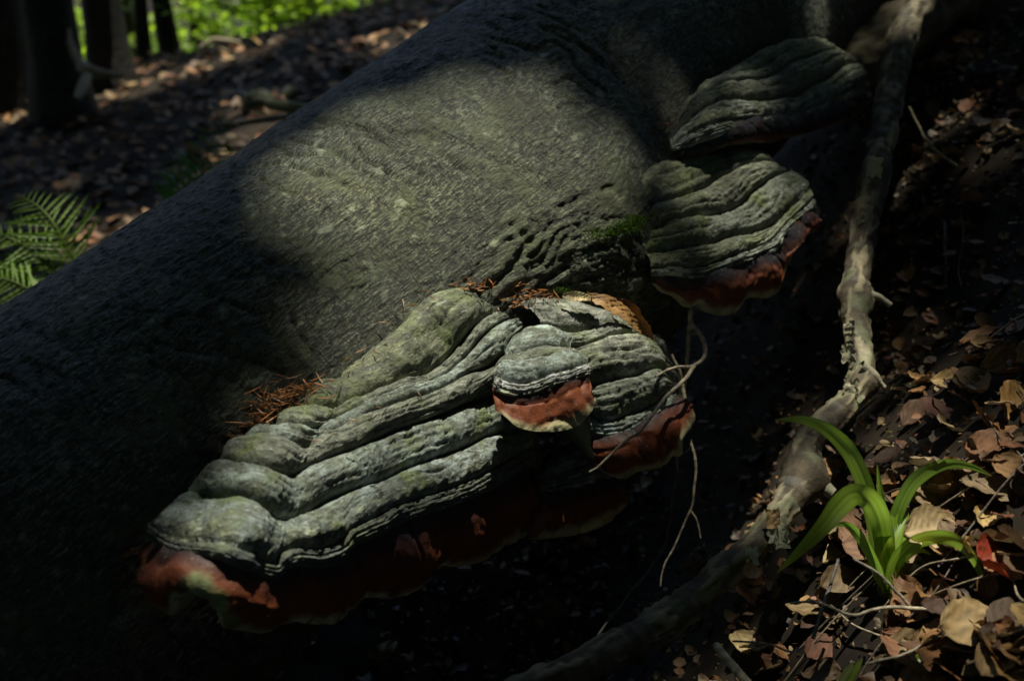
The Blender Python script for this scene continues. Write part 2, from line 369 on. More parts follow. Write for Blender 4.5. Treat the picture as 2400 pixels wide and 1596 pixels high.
# ------------------------------------------------------------------ bracket fungi
def guide(a, b):
    A, B = P(*a), P(*b); h = B - A; h[2] = 0; nrm = np.cross(h, [0, 0, 1.0]); nrm /= np.linalg.norm(nrm)
    C = np.array([0, 0, HC])
    def f(px, py):
        v = P(px, py, 1.0) - C; return (nrm @ (A - C)) / (v @ nrm)
    return f

def rows_from(lines, g, ms):
    """lines: [(segments of points (x, y) or (x, y, p)), protrusion, (left factor, right factor)]"""
    out = []
    for segs, p, (fl, fr) in lines:
        xy = np.vstack([resample([q[:2] for q in sg], m)[(1 if k else 0):] for k, (sg, m) in enumerate(zip(segs, ms))])
        u = np.linspace(0, 1, len(xy))
        kern = np.array([1, 2, 3, 2, 1.]) / 9
        for c in (0, 1):
            e = np.pad(xy[:, c], 2, mode='edge'); s = np.convolve(e, kern, 'valid'); s[0] = xy[0, c]; s[-1] = xy[-1, c]; xy[:, c] = s
        f = (fl + (1 - fl) * sstep(0, 0.28, u)) * (fr + (1 - fr) * sstep(1, 0.72, u)) if p > 0 else np.ones_like(u)
        out.append((xy, p * f))
    return [P(xy[:, 0], xy[:, 1], g(xy[:, 0], xy[:, 1]) - p) for xy, p in out]

def cap_surface(L, amp, cols, nT=13, jit=0.004, seed=0, crust=0.0, pw=1.35):
    """terraces: every growth band bulges out of the groove above it and overhangs the next"""
    K = len(L); base, T, bk = [], [], []
    for k in range(K - 1):
        ts = np.linspace(0, 1, nT)[(0 if k == 0 else 1):]
        for t in ts: base.append(L[k] * (1 - t) + L[k + 1] * t); T.append(t); bk.append(k)
    G = np.array(base); T = np.array(T); bk = np.array(bk)
    sm = G.copy()
    for _ in range(nT):                                    # normals of the whole shelf, not of one band
        sm[1:-1] = 0.25 * sm[:-2] + 0.5 * sm[1:-1] + 0.25 * sm[2:]; sm[:, 1:-1] = 0.25 * sm[:, :-2] + 0.5 * sm[:, 1:-1] + 0.25 * sm[:, 2:]
    n = grid_normals(sm); n = n * 0.8 + np.array([0, 0, 0.35]); n /= np.linalg.norm(n, axis=-1, keepdims=True)
    u = np.linspace(0, 1, G.shape[1])
    # the groove wanders a little and each band is a step: steep out of the groove, broad, then rounded under
    Tw = np.clip(T[:, None] + 0.10 * (T * (1 - T) * 4)[:, None] * noise(G * 22, seed + 3), 0, 1)
    prof = (1 - np.exp(-Tw / 0.09)) * (1 - np.clip(Tw, 0, 1) ** 3.0) ** 0.6 * (0.55 + 0.65 * Tw)
    A = np.array([amp[k] for k in bk])[:, None]
    wid = np.array([np.linalg.norm(L[k + 1] - L[k], axis=1) for k in range(K - 1)])[bk]
    A = np.minimum(A, 0.42 * wid) * (0.6 + 0.4 * sstep(0, 0.06, u) * sstep(1, 0.94, u))[None]
    A = A * np.clip(1 + 0.7 * fbm(G * 15, 2, seed + 5), 0.25, 1.6)
    D = prof * A
    # weaker growth lines inside the bands, running in and out along them
    zone = []
    for m, (fr, am) in enumerate(((2.3, 0.38), (4.6, 0.20), (8.5, 0.09))):
        ph = Tw * fr + 0.55 * fbm(G * 11, 2, seed + 8 + m) + bk[:, None] * 0.37; fr_ = ph - np.floor(ph)
        st = (1 - np.exp(-fr_ / 0.12)) * (1 - fr_ ** 4) - 0.6
        on = sstep(-0.25, 0.35, fbm(G * 9 + m * 3, 2, seed + 18 + m))
        if m < 2: D = D - (0.0034, 0.0015)[m] * np.exp(-(np.minimum(fr_, 1 - fr_) / (0.07 + 0.05 * m)) ** 2) * on * (T * (1 - T) * 4)[:, None] ** 0.3
        zone.append(((np.floor(ph) * 7 + bk[:, None] * 3) * 12.9898, fr_))
        D = D + am * np.minimum(A, 0.012) * st * on * (T * (1 - T) * 4)[:, None] ** 0.4
    D = D + 0.006 * fbm(G * 13, 3, seed + 4) - 0.0055 * (np.exp(-(Tw / 0.05) ** 2) * (bk > 0)[:, None] + np.exp(-((1 - Tw) / 0.05) ** 2) * (bk < K - 2)[:, None])
    D = D + jit * fbm(G * 38, 4, seed + 1) + 0.0028 * fbm(G * 110, 4, seed + 2) - 0.0022 * sstep(0.25, 0.55, noise(G * 190, seed + 7))
    if crust: D = D + crust * sstep(0.55, 0.95, T)[:, None] * (bk >= K - 3)[:, None] * fbm(G * 90, 4, seed + 9)
    W = G + n * D[..., None]
    C = np.array([cols[k] for k in bk], float)[:, None] * np.ones((1, G.shape[1], 1))
    Cn = np.vstack([C[:1], C[:-1]]); C = 0.5 * (C + Cn)
    v = fbm(G * 13, 4, seed + 30)[..., None]
    for zk, (z, fr_) in enumerate(zone[:2]):
        h = np.modf(np.abs(np.sin(z + seed)) * 43758.5)[0]; C = C * (1 + (0.55, 0.3)[zk] * (h - 0.5))[..., None] * (1 + (0.25 * (fr_ - 0.5)))[..., None]
    C = C * (1 + 0.65 * v)
    g2 = sstep(0.05, 0.5, fbm(G * 8 + 4, 3, seed + 31))[..., None]; C = C * (1 - 0.6 * g2) + 0.6 * g2 * np.array([0.15, 0.17, 0.075])
    if crust:
        e = (sstep(0.55, 0.9, T)[:, None] * (bk == (K - 3 if K > 7 else K - 2))[:, None] * sstep(-0.15, 0.3, fbm(G * 45, 3, seed + 12)))[..., None]; C = C * (1 - e) + e * np.array([0.42, 0.45, 0.29])
    su = np.cumsum(np.linalg.norm(np.diff(G.mean(0), axis=0, prepend=G.mean(0)[:1]), axis=1))
    uv = np.stack([np.broadcast_to(su[None], T.shape + su.shape), np.cumsum(np.linalg.norm(np.diff(G, axis=0, prepend=G[:1]), axis=2), axis=0)], -1)
    return W, np.clip(C, 0.01, 0.9), uv

GREY, BLUE, BRN, OLV, PALE = (0.215, 0.255, 0.235), (0.25, 0.295, 0.29), (0.20, 0.21, 0.17), (0.17, 0.18, 0.10), (0.36, 0.39, 0.36)
RESIN, RED, RED2, RIM = (0.020, 0.018, 0.022), (0.095, 0.022, 0.009), (0.165, 0.043, 0.014), (0.46, 0.43, 0.25)

def bracket(name, label, L, amp, cols, red=None, g=None, ms=None, seed=0, crust=0.003, nT=26, jit=0.0032, redw=(0.012,), back=0.12, group='bracket fungi on the beech trunk', rimw=0.16, pw=1.35, resin=0.28, spots=()):
    root = empty(name, L[-1][len(L[-1]) // 2], label, 'bracket fungus', group)
    W, C, uv = cap_surface(L, amp, cols, nT=nT, jit=jit, seed=seed, crust=crust, pw=pw)
    o = mesh('cap', W.reshape(-1, 3), grid_faces(*W.shape[:2])[:, ::-1], M_CAP, C.reshape(-1, 3)); adopt(o, root)
    ul = o.data.uv_layers.new(name='UVMap'); li = np.empty(len(o.data.loops), np.int32); o.data.loops.foreach_get('vertex_index', li); ul.data.foreach_set('uv', uv.reshape(-1, 2)[li].astype(np.float32).ravel())
    if red:
        lip = W[-1].copy()
        for _ in range(4): lip[2:-2] = (lip[:-4] + lip[1:-3] + lip[2:-2] + lip[3:-1] + lip[4:]) / 5
        cen = L[0].mean(0)
        ue = np.linspace(0, 1, len(lip)); te = (sstep(0, 0.05, ue) * sstep(1, 0.95, ue))[:, None]; inn = lip + (cen - lip) * 0.05 + np.array([0, 0, 0.010]) * te                            # starts tucked under the cap
        RL = [inn] + rows_from(red, g, ms)
        nR = 14; rows, T, bk = [], [], []
        for k in range(len(RL) - 1):
            for t in np.linspace(0, 1, nR)[(0 if k == 0 else 1):]:
                rows.append(RL[k] * (1 - t) + RL[k + 1] * t); T.append((k + t) / (len(RL) - 1)); bk.append(k)
        G = np.array(rows); T = np.array(T); n = grid_normals(G); n = n - np.array([0, 0, 0.12]); n /= np.linalg.norm(n, axis=-1, keepdims=True)
        u = np.linspace(0, 1, G.shape[1])
        D = (sstep(0, 0.05, np.linspace(0, 1, G.shape[1])) * sstep(1, 0.95, np.linspace(0, 1, G.shape[1])))[None] * redw[0] * (np.sin(math.pi * np.clip(T, 0, 1)) ** 0.7)[:, None] * (1 + 0.7 * noise(np.stack([G @ AX_U * 12, np.zeros(G.shape[:2]), np.zeros(G.shape[:2])], -1), seed + 40))
        D = D + 0.0065 * fbm(G * 22, 3, seed + 41) - 0.003 * np.exp(-(noise(np.stack([G @ AX_U * 16, T[:, None] * 1.2 + 0 * G[..., 0], 0 * G[..., 0]], -1), seed + 52) / 0.07) ** 2) + 0.002 * fbm(G * 85, 3, seed + 42)
        R3 = G + n * D[..., None]
        tw = T[:, None] + 0.07 * fbm(G * 14, 2, seed + 43) + 0.02 * noise(G * 70, seed + 47)
        a = sstep(resin - 0.2, resin + 0.2, tw)[..., None]; bmask = (sstep(0.02, 0.14, np.linspace(0, 1, G.shape[1]))[None] * sstep(0.99, 0.93, np.linspace(0, 1, G.shape[1]))[None])[..., None] * sstep(1 - rimw - 0.10, 1 - rimw * 0.35, tw + 0.05 * noise(G * 60, seed + 44))[..., None]
        Cc = np.array(RESIN) * (1 - a) + a * (np.array(RED) + (np.array(RED2) - np.array(RED)) * (0.5 + fbm(G * 18, 3, seed + 45))[..., None])
        gb = sstep(0.1, 0.5, fbm(np.stack([G @ AX_U * 7, T[:, None] * 9 + 0 * G[..., 0], 0 * G[..., 0]], -1) + 0.5 * noise(G * 20, seed + 48)[..., None], 3, seed + 49))[..., None] * a; Cc = Cc * (1 - 0.7 * gb) + 0.7 * gb * np.array([0.20, 0.058, 0.018])
        Cc = Cc * (1 - bmask) + bmask * np.array(RIM) * (0.65 + 0.5 * np.clip(0.5 + noise(G * 40, seed + 46), 0, 1))[..., None]
        rx, ry, _ = proj(R3)
        for x0, y0, r0, c0 in spots:
            kk = (sstep(1.3, 0.5, np.hypot(rx - x0, ry - y0) / r0 + 0.5 * fbm(G * 60, 3, seed + 50)))[..., None]; Cc = Cc * (1 - kk) + kk * np.array(c0) * (0.8 + 0.6 * fbm(G * 90, 3, seed + 51))[..., None]
        adopt(mesh('red_margin', R3.reshape(-1, 3), grid_faces(*R3.shape[:2])[:, ::-1], M_RED, np.clip(Cc, 0.005, 0.8).reshape(-1, 3)), root)
        lip = R3[-1]
    # pore surface: rolls under the edge and runs back to the bark
    tgt = L[0] - np.array([0, 0, 1]) * (0.6 * np.maximum(0, L[0][:, 2:3] - lip[:, 2:3]) + 0.01); rows = [lip]
    for t in np.linspace(0, 1, 12)[1:]:
        q = lip * (1 - t) + tgt * t + np.array([0, 0, -0.010 * math.sin(math.pi * min(1, t * 4)) * (t < 0.25)])
        rows.append(q + 0.002 * fbm(q * 40, 2, seed + 60)[:, None] * np.array([0, 0, 1]))
    Q = np.array(rows); adopt(mesh('pore_surface', Q.reshape(-1, 3), grid_faces(*Q.shape[:2])[:, ::-1], M_PORE), root)
    return root, W

# --- 1 the great bracket ---
g1_ = guide((450, 1150, 1.315), (1080, 690, 1.60)); MS1 = (110, 200)
T1 = (0.40, 0.75)
B1 = [
 ([[(735, 965), (748, 940), (765, 918), (777, 905), (800, 897), (816, 893)], [(816, 893), (840, 862), (896, 802), (955, 745), (1000, 698), (1079, 675), (1140, 687), (1191, 712), (1245, 735)]], -0.025, (1, 1)),
 ([[(700, 975), (712, 962), (735, 955), (760, 958), (781, 963)], [(781, 963), (809, 952), (833, 941), (886, 920), (949, 899), (1008, 880), (1037, 855), (1069, 816), (1102, 777), (1141, 741), (1186, 725), (1232, 725), (1274, 747)]], 0.045, (0.3, 0.5)),
 ([[(632, 1022), (648, 1006), (680, 1001), (712, 1003), (735, 1008), (752, 1013)], [(752, 1013), (775, 1000), (800, 985), (850, 962), (930, 935), (1020, 900), (1062, 870), (1082, 845), (1108, 815), (1134, 785), (1170, 757), (1219, 741), (1255, 746), (1282, 762)]], 0.075, (0.3, 0.5)),
 ([[(560, 1062), (580, 1045), (620, 1036), (665, 1043), (700, 1050), (728, 1054)], [(728, 1054), (760, 1030), (812, 1001), (844, 980), (930, 950), (1026, 917), (1075, 893), (1100, 874), (1130, 868), (1155, 855), (1180, 828), (1208, 798), (1238, 780), (1286, 770)]], 0.100, (0.3, 0.6)),
 ([[(512, 1120), (535, 1080), (560, 1090), (610, 1098), (650, 1110), (682, 1122)], [(682, 1122), (700, 1112), (730, 1090), (816, 1058), (903, 1021), (970, 995), (1026, 974), (1096, 947), (1149, 930), (1180, 915)]], 0.135, (0.32, 0.8)),
 ([[(440, 1162), (462, 1150), (482, 1168), (525, 1175), (583, 1174), (608, 1196), (630, 1220), (656, 1228)], [(656, 1228), (690, 1222), (745, 1187), (816, 1155), (886, 1131), (938, 1106), (991, 1085), (1047, 1067), (1096, 1046), (1131, 1029), (1166, 1022), (1215, 1010)]], 0.180, (0.34, 0.85)),
 ([[(345, 1228), (376, 1248), (411, 1265), (464, 1273), (518, 1275), (556, 1288), (587, 1300), (613, 1312), (646, 1320)], [(646, 1320), (660, 1296), (690, 1284), (740, 1288), (765, 1282), (805, 1264), (820, 1242), (851, 1225), (896, 1204), (921, 1187), (960, 1173), (1026, 1152), (1096, 1127), (1150, 1102), (1200, 1072), (1248, 1045)]], 0.235, (0.40, 0.9)),
]
_l, _r = B1[-1][0]
B1.append(([[(x - 4, y + 30 + 0.05 * (x - 345)) for x, y in _l], [(x + 6, y + 44) for x, y in _r]], 0.238, (0.40, 0.9)))
RED1 = [
 ([[(326, 1300), (352, 1345), (395, 1360), (440, 1345), (500, 1355), (560, 1385), (600, 1395), (648, 1405)], [(648, 1405), (690, 1375), (760, 1370), (850, 1335), (930, 1308), (1020, 1270), (1120, 1225), (1200, 1175), (1276, 1120)]], 0.226, (0.40, 0.9)),
 ([[(344, 1345), (371, 1425), (407, 1440), (424, 1405), (450, 1388), (490, 1392), (512, 1425), (519, 1466), (570, 1478), (611, 1482), (650, 1474)], [(650, 1474), (692, 1456), (720, 1462), (773, 1460), (820, 1435), (858, 1402), (920, 1402), (967, 1389), (1002, 1362), (1030, 1328), (1080, 1328), (1130, 1313), (1180, 1285), (1221, 1262), (1265, 1220), (1294, 1176)]], 0.232, (0.40, 0.9)),
]
L1 = rows_from(B1, g1_, MS1)
big, BW = bracket('bracket_fungus', 'largest bracket fungus, broad grey terraced shelf with a long dark red front edge', L1,
    [0.026, 0.019, 0.019, 0.025, 0.026, 0.021, 0.009], [OLV, BRN, GREY, BRN, GREY, BLUE, (0.10, 0.115, 0.115)], RED1, g1_, MS1, seed=100, crust=0.006, redw=(0.016,), back=0.16, resin=0.34, rimw=0.10, spots=((462, 1378, 40, (0.24, 0.29, 0.14)), (512, 1415, 26, (0.22, 0.29, 0.10)), (412, 1400, 16, (0.36, 0.40, 0.22)), (540, 1455, 22, (0.16, 0.20, 0.06))))

# --- 2 the lobe behind it that wraps round to the twigs ---
g2_ = guide((1190, 712, 1.64), (1560, 820, 1.79)); MS2 = (150,)
def c3(*a): return [(900 + x / 3.075, 640 + y / 3.075) for x, y in a]
B2 = [
 ([c3((930, 225), (1060, 200), (1240, 185), (1350, 210), (1440, 262), (1540, 325), (1640, 318), (1730, 370), (1830, 445), (1930, 480), (1960, 540), (2040, 620))], -0.02, (1, 1)),
 ([c3((1130, 380), (1250, 430), (1350, 440), (1450, 430), (1540, 400), (1610, 370), (1680, 390), (1790, 440), (1880, 470), (1960, 560), (2090, 670))], 0.05, (0.6, 0.5)),
 ([c3((1230, 520), (1330, 545), (1430, 530), (1540, 490), (1640, 450), (1740, 440), (1850, 470), (1940, 540), (1965, 620), (2020, 700), (2125, 740))], 0.08, (0.7, 0.5)),
 ([c3((1380, 800), (1500, 815), (1620, 775), (1720, 755), (1840, 735), (1900, 700), (1950, 690), (2010, 760), (2060, 800), (2125, 810))], 0.135, (0.8, 0.55)),
 ([c3((1450, 1000), (1540, 1050), (1650, 1062), (1760, 1020), (1860, 985), (1950, 940), (1985, 880), (2040, 880), (2080, 870), (2110, 860))], 0.170, (0.8, 0.6)),
 ([c3((1480, 1190), (1570, 1215), (1660, 1215), (1760, 1200), (1840, 1150), (1900, 1085), (1960, 1050), (2020, 1020), (2060, 980), (2090, 930))], 0.190, (0.8, 0.65)),
]
RED2L = [
 ([c3((1500, 1270), (1600, 1290), (1700, 1275), (1800, 1240), (1900, 1170), (1980, 1130), (2060, 1090), (2120, 1030), (2150, 960))], 0.205, (0.8, 0.65)),
 ([c3((1555, 1375), (1640, 1462), (1740, 1478), (1830, 1435), (1960, 1415), (2055, 1365), (2080, 1320), (2140, 1325), (2155, 1200), (2240, 1060), (2225, 960))], 0.228, (0.8, 0.65)),
]
L2 = rows_from(B2, g2_, MS2)
lobe, RW = bracket('bracket_fungus', 'pale smooth bracket lobe crossed by a thin twig, red double tip below', L2,
    [0.022, 0.016, 0.032, 0.026, 0.022], [(0.36, 0.36, 0.315), (0.30, 0.31, 0.275), (0.44, 0.44, 0.385), (0.31, 0.33, 0.29), BLUE], RED2L, g2_, MS2, seed=200, crust=0.003, redw=(0.022,), back=0.14, resin=0.30, rimw=0.14)

# --- 3 the small one in the fold ---
g3_ = guide((1170, 800, 1.59), (1390, 800, 1.67)); MS3 = (120,)
B3 = [
 ([c3((925, 610), (950, 520), (1000, 448), (1060, 408), (1130, 398), (1200, 408), (1250, 440), (1300, 480), (1335, 520))], -0.01, (1, 1)),
 ([c3((880, 650), (960, 590), (1030, 560), (1130, 545), (1230, 560), (1300, 560), (1345, 550))], 0.06, (0.8, 0.8)),
 ([c3((850, 690), (900, 660), (960, 665), (1050, 655), (1130, 620), (1250, 600), (1350, 610), (1445, 622))], 0.095, (0.85, 0.85)),
 ([c3((792, 745), (860, 785), (950, 808), (1040, 806), (1140, 770), (1230, 725), (1350, 690), (1472, 655))], 0.145, (0.85, 0.85)),
 ([c3((778, 800), (800, 845), (870, 880), (970, 890), (1100, 875), (1200, 830), (1300, 785), (1400, 755), (1482, 735))], 0.160, (0.85, 0.85)),
]
RED3 = [
 ([c3((790, 850), (850, 925), (950, 950), (1080, 945), (1200, 905), (1320, 850), (1490, 790))], 0.160, (0.85, 0.85)),
 ([c3((812, 975), (870, 1030), (935, 1088), (1030, 1128), (1150, 1142), (1290, 1135), (1410, 1092), (1475, 1020), (1525, 940), (1500, 850))], 0.195, (0.85, 0.85)),
]
L3 = rows_from(B3, g3_, MS3)
small, SW = bracket('bracket_fungus', 'small stacked bracket in the fold of the largest one, rust red cream-edged lip', L3,
    [0.018, 0.013, 0.020, 0.010], [GREY, BRN, GREY, (0.40, 0.40, 0.41)], RED3, g3_, MS3, seed=300, crust=0.002, redw=(0.006,), back=0.12, rimw=0.09, resin=0.34)

# --- 4 the domed one beside the buttress ---
g4_ = guide((1450, 520, 1.77), (1850, 400, 2.05)); MS4 = (170,)
def c5(*a): return [(1400 + x / 3.137, 300 + y / 3.137) for x, y in a]
B4 = [
 ([c5((215, 560), (225, 480), (300, 385), (400, 285), (500, 238), (620, 222), (740, 195), (840, 215), (930, 238), (1000, 205), (1120, 198), (1200, 235), (1270, 262))], -0.02, (1, 1)),
 ([c5((240, 660), (330, 610), (450, 555), (600, 520), (700, 485), (800, 440), (880, 370), (960, 325), (1050, 288), (1140, 265), (1230, 255), (1330, 285))], 0.06, (0.5, 0.5)),
 ([c5((290, 800), (380, 765), (470, 728), (520, 690), (640, 668), (760, 655), (870, 640), (980, 605), (1060, 555), (1130, 480), (1200, 420), (1280, 365), (1400, 315))], 0.11, (0.6, 0.6)),
 ([c5((345, 925), (450, 918), (600, 898), (800, 860), (950, 812), (1080, 790), (1190, 765), (1290, 725), (1370, 660), (1430, 600), (1500, 540), (1560, 440))], 0.165, (0.65, 0.65)),
 ([c5((395, 1040), (460, 1030), (530, 1012), (650, 1030), (760, 1020), (860, 990), (960, 955), (1080, 910), (1190, 868), (1285, 820), (1370, 725), (1450, 640), (1530, 580), (1585, 520))], 0.205, (0.7, 0.7)),
 ([c5((395, 1090), (480, 1085), (600, 1095), (720, 1112), (830, 1090), (950, 1050), (1080, 1000), (1190, 955), (1300, 925), (1350, 830), (1440, 720), (1530, 640), (1592, 600))], 0.212, (0.7, 0.7)),
]
RED4 = [
 ([c5((410, 1120), (500, 1150), (620, 1165), (740, 1180), (860, 1165), (980, 1130), (1100, 1080), (1220, 1040), (1330, 1010), (1400, 900), (1480, 790), (1570, 690), (1630, 650))], 0.212, (0.62, 0.7)),
 ([c5((420, 1140), (480, 1190), (590, 1242), (690, 1325), (750, 1290), (800, 1350), (930, 1378), (1030, 1355), (1105, 1250), (1250, 1252), (1340, 1185), (1370, 1090), (1420, 960), (1500, 770), (1645, 755))], 0.238, (0.58, 0.7)),
]
L4 = rows_from(B4, g4_, MS4)
dome, DW = bracket('bracket_fungus', 'domed olive grey bracket beside the mossy buttress, rust red scalloped edge below', L4,
    [0.017, 0.017, 0.019, 0.015, 0.010], [OLV, (0.21, 0.215, 0.15), (0.20, 0.22, 0.18), (0.20, 0.215, 0.13), PALE], RED4, g4_, MS4, seed=400, crust=0.006, redw=(0.016,), back=0.16, rimw=0.10, resin=0.42)  # resin widened so its dark colour also shades the sunlit red edge

# --- 5 the highest one ---
g5_ = guide((1560, 340, 1.92), (1900, 110, 2.20)); MS5 = (170,)
def c6(*a): return [(1600 + x / 2.904, y / 2.904) for x, y in a]
B5 = [
 ([c6((-60, 900), (20, 790), (100, 680), (180, 590), (330, 470), (480, 380), (600, 330), (690, 300), (790, 285), (880, 288), (960, 312), (1010, 345))], -0.02, (1, 1)),
 ([c6((-20, 860), (90, 700), (200, 605), (350, 545), (480, 500), (580, 455), (660, 395), (760, 335), (860, 305), (960, 310), (1040, 355))], 0.055, (0.6, 0.6)),
 ([c6((-50, 920), (60, 770), (160, 660), (300, 575), (440, 560), (560, 535), (640, 490), (740, 425), (860, 385), (960, 350), (1040, 345), (1110, 395))], 0.095, (0.6, 0.6)),
 ([c6((-70, 960), (60, 850), (180, 740), (250, 690), (350, 688), (500, 695), (640, 685), (760, 658), (850, 600), (950, 560), (1040, 490), (1110, 445), (1190, 440))], 0.150, (0.6, 0.65)),
 ([c6((-80, 1000), (80, 900), (200, 850), (330, 820), (400, 830), (500, 822), (600, 790), (680, 802), (800, 762), (940, 710), (1060, 660), (1160, 600), (1262, 545))], 0.20, (0.6, 0.7)),
 ([c6((-90, 1030), (20, 1020), (90, 985), (200, 950), (290, 915), (400, 860), (520, 850), (640, 830), (780, 805), (920, 760), (1040, 720), (1160, 650), (1275, 600))], 0.21, (0.6, 0.7)),
]
RED5 = [
 ([c6((-80, 1050), (50, 1030), (170, 1000), (300, 950), (420, 900), (560, 890), (700, 870), (850, 840), (1000, 790), (1140, 720), (1290, 640))], 0.205, (0.6, 0.7)),
 ([c6((-75, 1060), (60, 1040), (190, 1020), (330, 985), (450, 972), (600, 965), (720, 935), (860, 905), (1010, 850), (1170, 790), (1290, 690))], 0.20, (0.6, 0.7)),
]
L5 = rows_from(B5, g5_, MS5)
top, TW = bracket('bracket_fungus', 'highest bracket fungus on the trunk, fan of olive ridges with pale knobbly tip', L5,
    [0.014, 0.015, 0.020, 0.019, 0.011], [OLV, (0.19, 0.20, 0.13), (0.20, 0.20, 0.13), (0.22, 0.24, 0.20), PALE], RED5, g5_, MS5, seed=500, crust=0.006, redw=(0.012,), back=0.16, rimw=0.05, resin=0.62)

# --- 6 a low one in the gloom ---
g6_ = guide((1250, 1160, 1.76), (1480, 1130, 1.86)); MS6 = (90,)
B6 = [([[(1270, 1090), (1330, 1060), (1400, 1040), (1460, 1050)]], 0.02, (1, 1)), ([[(1265, 1130), (1330, 1110), (1410, 1080), (1470, 1090)]], 0.07, (1, 1)), ([[(1262, 1165), (1330, 1150), (1410, 1125), (1472, 1120)]], 0.10, (1, 1))]
RED6 = [([[(1256, 1215), (1330, 1210), (1400, 1190), (1473, 1150)]], 0.115, (1, 1)), ([[(1238, 1262), (1300, 1260), (1370, 1248), (1430, 1220), (1472, 1180)]], 0.12, (1, 1))]
L6 = rows_from(B6, g6_, MS6)
bracket('bracket_fungus', 'dark bracket tucked in shade under the pale lobe, only its greenish lower rim showing', L6, [0.014, 0.012], [BRN, GREY], RED6, g6_, MS6, seed=600, crust=0.002, redw=(0.008,), back=0.10, rimw=0.35)
# ------------------------------------------------------------------ builders for wood, leaves, blades
def frames(C):
    T = np.gradient(C, axis=0); T /= np.maximum(np.linalg.norm(T, axis=1, keepdims=True), 1e-9)
    a = np.array([0, 0, 1.0]) if abs(T[0, 2]) < 0.9 else np.array([1.0, 0, 0])
    U = np.empty_like(C); V = np.empty_like(C); u = a - T[0] * (a @ T[0])
    for i in range(len(C)):
        u = u - T[i] * (u @ T[i]); u /= np.linalg.norm(u); U[i] = u; V[i] = np.cross(T[i], u)
    return T, U, V
def spline3(pts, n):
    pts = np.asarray(pts, float); s = np.r_[0, np.cumsum(np.linalg.norm(np.diff(pts, axis=0), axis=1))]
    if len(pts) == 2: return pts[0] + np.linspace(0, 1, n)[:, None] * (pts[1] - pts[0])
    return resample_s(pts, s / s[-1], n)
def resample_s(pts, s, n):
    q = np.linspace(0, 1, n); h = np.diff(s); dl = np.diff(pts, axis=0) / h[:, None]; m = np.empty_like(pts); m[0] = dl[0]; m[-1] = dl[-1]
    m[1:-1] = (dl[:-1] * h[1:, None] + dl[1:] * h[:-1, None]) / (h[:-1] + h[1:])[:, None]
    k = np.clip(np.searchsorted(s, q, side='right') - 1, 0, len(s) - 2); t = ((q - s[k]) / h[k])[:, None]; hk = h[k][:, None]
    return (2*t**3-3*t**2+1)*pts[k] + (t**3-2*t**2+t)*hk*m[k] + (-2*t**3+3*t**2)*pts[k+1] + (t**3-t**2)*hk*m[k+1]
def tube(C, rad, ns=10, rough=0.0, seed=0, nscale=40):
    T, U, V = frames(C); a = np.linspace(0, 2 * math.pi, ns, endpoint=False)
    D = np.cos(a)[None, :, None] * U[:, None] + np.sin(a)[None, :, None] * V[:, None]
    W = C[:, None] + D * np.asarray(rad)[:, None, None]
    if rough: W = W + D * (rough * fbm(W * nscale, 3, seed))[..., None]
    Fc = grid_faces(len(C), ns, True)
    c0 = len(C) * ns; V2 = np.vstack([W.reshape(-1, 3), C[:1], C[-1:]])
    caps = [[c0, (i + 1) % ns, i, c0] for i in range(ns)] + [[c0 + 1, c0 - ns + i, c0 - ns + (i + 1) % ns, c0 + 1] for i in range(ns)]
    return V2, Fc, W
def tube_mesh(name, C, rad, mat, colf, ns=10, rough=0.0, seed=0, nscale=40, parent=None):
    V, Fc, W = tube(C, rad, ns, rough, seed, nscale); c = colf(V)
    o = mesh(name, V[:-2], Fc, mat, c[:-2])
    if parent is not None: adopt(o, parent)
    return o
def ribbon(C, wid, fold=0.25, roll=0.0, face=None, nw=5, ripple=0.0):
    """a grass blade: centre line, width, V fold along the midrib"""
    T = np.gradient(C, axis=0); T /= np.maximum(np.linalg.norm(T, axis=1, keepdims=True), 1e-9)
    v = (np.array([0, 0, HC]) - C) if face is None else np.tile(face, (len(C), 1)); v = v - T * (v * T).sum(1, keepdims=True); v /= np.linalg.norm(v, axis=1, keepdims=True)
    s = np.cross(T, v); roll = np.broadcast_to(roll, (len(C),))[:, None]
    s2 = s * np.cos(roll) + v * np.sin(roll); v2 = v * np.cos(roll) - s * np.sin(roll)
    x = np.linspace(-1, 1, nw); w = np.asarray(wid)[:, None, None] / 2
    W = C[:, None] + s2[:, None] * x[None, :, None] * w + v2[:, None] * (np.abs(x)[None, :, None] * fold * w) 
    return W

